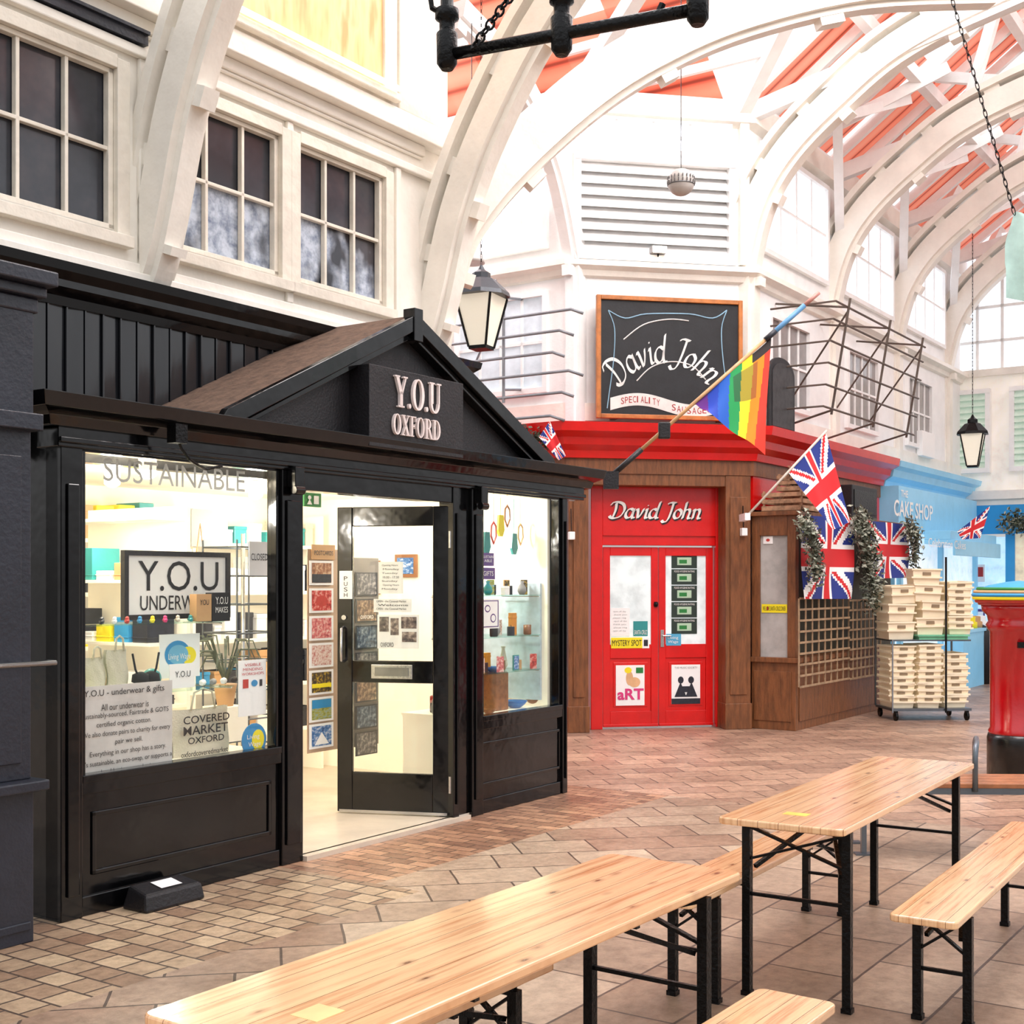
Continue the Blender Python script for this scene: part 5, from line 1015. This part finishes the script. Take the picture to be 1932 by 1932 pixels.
b=links(B(),WP(893,90,4.15),WP(965,-10,4.15),8,.025,.005); part('chain',b,IRON,T); part('scroll',B().tube([WP(812,-5,4.25),WP(815,15,4.25),WP(832,25,4.25),WP(840,20,4.25)],.01,6),IRON,T); part('bolt',B().tube([WP(1240,30,3.97),WP(1250,8,3.97)],.012,6),IRON,T)
def lantern(label,px,pt,pb,Y,hw,chain_top):
    c=WP(px,pb,Y); zb=c.z; zt=WP(px,pt,Y).z; hh=zt-zb; T=thing('hanging_lantern',label,'lantern',FW,(c.x,c.y,zb),'street style lanterns')
    r2=hw*1.15; z1=zb+hh*.62
    part('glass',B().lathe([(r2*.48,zb+.03),(r2,z1)],c.x,c.y,4,rot=.35),LGLASS,T)
    b=B()
    for k in range(4):
        an=.35+k*pi/2; b.tube([(c.x+r2*.5*cos(an),c.y+r2*.5*sin(an),zb+.02),(c.x+r2*1.03*cos(an),c.y+r2*1.03*sin(an),z1)],.012,5)
    b.lathe([(r2*.5,zb),(r2*.52,zb+.03),(r2*.4,zb+.03)],c.x,c.y,4,rot=.35); part('frame',b,IRON,T)
    part('hood',B().lathe([(r2*1.1,z1),(r2*1.05,z1+hh*.05),(r2*.55,z1+hh*.2),(r2*.35,z1+hh*.22),(r2*.35,z1+hh*.28),(r2*.15,z1+hh*.32),(.01,zt)],c.x,c.y,8),mat('dark_grey_hood',74,78,84,.4,.4) if Y<13 else IRON,T)
    part('chain',links(B(),(c.x,c.y,zt-.02),(c.x,c.y,chain_top),max(8,int((chain_top-zt)/.06)),.014,.003),IRON,T)
lantern('large four-sided glass lantern hanging left of the chalkboard',908,500,660,11.0,.2,7.2)
lantern('smaller distant four-sided lantern hanging near the far blue shop',1835,782,882,20.0,.2,7.6)
c=WP(890,497,12.5); T=thing('pendant_lamp','white enamel pendant shade just above the large lantern','lamp',FW,c); part('shade',B().lathe([(.13,c.z),(.125,c.z+.04),(.06,c.z+.1),(.04,c.z+.19),(.01,c.z+.2)],c.x,c.y,20),mat('enamel_shade',210,204,200,.3),T,smooth=True); part('flex',B().tube([(c.x,c.y,c.z+.19),(c.x,c.y,7.2)],.005,5),IRON,T)
c=WP(1285,344,11.0); T=thing('globe_speaker','round white globe speaker hanging on a thin wire','speaker',FW,(c.x,c.y,c.z-.12)); r=.118
part('globe',B().lathe([(r*sin(pi*i/14),c.z-r*cos(pi*i/14)) for i in range(15)],c.x,c.y,24),mat('off_white_plastic',196,192,188,.4),T,smooth=True)
b=B()
for k in range(20):
    an=2*pi*k/20
    for z_ in (-.005,.03): rr_=math.sqrt(r*r-z_*z_)*1.01; b.bar((c.x+rr_*cos(an),c.y+rr_*sin(an),c.z+z_-.011),(c.x+rr_*cos(an),c.y+rr_*sin(an),c.z+z_+.014),.02,.006)
part('grille_slots',b,mat('dark_grille',84,80,80,.5),T); part('seam',B().tube([(c.x+r*.99*cos(2*pi*k/24),c.y+r*.99*sin(2*pi*k/24),c.z-.025) for k in range(24)],.004,5,True),GREYST,T); part('wire',B().tube([(c.x,c.y,c.z+r),(c.x,c.y,8.0)],.004,5),IRON,T)
T=thing('hanging_net','pale teal net fabric hanging on a chain at the right edge','fabric',FW,WP(1925,575,9.0)); vs=[];fs=[]; N=14
for j in range(N+1):
    for i in range(N+1):
        u_,v_=i/N,j/N; x0=1914-18*min(1,v_*3)+(2 if v_>.6 else 0); x1=1925+80*v_**.4; p=WP(x0+(x1-x0)*u_,400+(182-20*(1-u_)*v_)*v_,9.0+.05*sin(u_*8)*v_); vs.append(p)
for j in range(N):
    for i in range(N): q_=j*(N+1)+i; fs.append((q_,q_+1,q_+N+2,q_+N+1))
part('cloth',B().add(vs,fs),mat('pale_teal_net',190,222,214,.8,var=.1,vs=8,es=.12),T,smooth=True); part('chain',links(B(),WP(1914,404,9.0),WP(1785,-40,9.0),34,.02,.004),IRON,T)
x,z=FC.on(-.1,1240,480); T=thing('floodlight','small floodlight on the ledge under the white louvres','light',FC,(x,-.1,5.36)); part('head',B().box(x-.09,x+.09,-.2,-.08,5.46,5.54),mat('flood_grey',190,190,190,.4),T,bevel=.01); part('bracket',B().tube([(x,-.14,5.46),(x,-.1,5.4),(x,-.1,5.36)],.012,6),IRON,T); part('lens',B().box(x-.08,x+.08,-.205,-.2,5.46,5.53),LAMP,T)
for i,(px,py) in enumerate(((1078,1010),(1403,1003))):
    x,z=FC.on(-.1,px,py); T=thing('wall_light','small white wall light on the %s brown pillar'%('left','right')[i],'light',FC,(x,-.1,z)); part('body',B().box(x-.035,x+.035,-.14,-.065,z-.05,z+.04),WHITE,T,bevel=.008); part('cable',B().tube([(x,-.1,z+.05),(x,-.08,z+.3)],.006,5),IRON,T)
a,c,z0,z1=FY.rect(.45,1747,815,1770,862); solo('alarm_box',B().box(a,c,.5,.6,z0,z1),PAPER,'small white alarm box on the wall above the blue shop','alarm box',FY,bevel=.01)
# ================================================================ LIGHT
w=bpy.data.worlds.new('world'); SC.world=w; w.use_nodes=True; nt=w.node_tree; nt.nodes.clear()
o=nt.nodes.new('ShaderNodeOutputWorld'); bg=nt.nodes.new('ShaderNodeBackground'); tc=nt.nodes.new('ShaderNodeTexCoord'); sp=nt.nodes.new('ShaderNodeSeparateXYZ'); rp=nt.nodes.new('ShaderNodeValToRGB')
nt.links.new(tc.outputs['Generated'],sp.inputs[0]); nt.links.new(sp.outputs[2],rp.inputs[0]); e=rp.color_ramp.elements; e[0].position=0; e[0].color=(.46,.44,.43,1); e[1].position=.3; e[1].color=(1.4,1.43,1.48,1)
nt.links.new(rp.outputs[0],bg.inputs[0]); bg.inputs[1].default_value=1.0; nt.links.new(bg.outputs[0],o.inputs[0])
def area(loc,target,sx,sy,e,c=(1,1,1)):
    l=bpy.data.lights.new('sky_and_fill_light','AREA'); l.shape='RECTANGLE'; l.size=sx; l.size_y=sy; l.energy=e; l.color=c; o=bpy.data.objects.new('sky_and_fill_light',l); COL.objects.link(o); o.location=loc
    o.rotation_euler=(Vector(target)-Vector(loc)).to_track_quat('-Z','Y').to_euler()
area(FY.w(3,-4,9.0),FY.w(3,-1,0),6,4,460,(1,.99,.97)); area(FY.w(7,-2.5,9.4),FY.w(8,0,2),5,4,520,(.98,.99,1)); area(FY.w(14,-3.5,9.3),FY.w(14,0,3),8,3,820,(.98,.99,1)); area(FY.w(6.8,6,9.0),FY.w(7.5,3,3),3,6,700,(.97,.99,1))
area(FY.w(5.5,-4.5,8.2),FY.w(9,1.2,2.4),3,2,300,(1,.98,.97))  # added fill lamp aimed at the red corner shop, not a roof opening
# ================================================================ CAMERA
cd=bpy.data.cameras.new('camera'); cam=bpy.data.objects.new('camera',cd); COL.objects.link(cam); cam.location=(0,0,H); cam.rotation_euler=(pi/2,0,0)
cd.sensor_width=36; cd.lens=36*F/1932; cd.shift_y=(HZ-966)/1932; cd.clip_end=200; SC.camera=cam
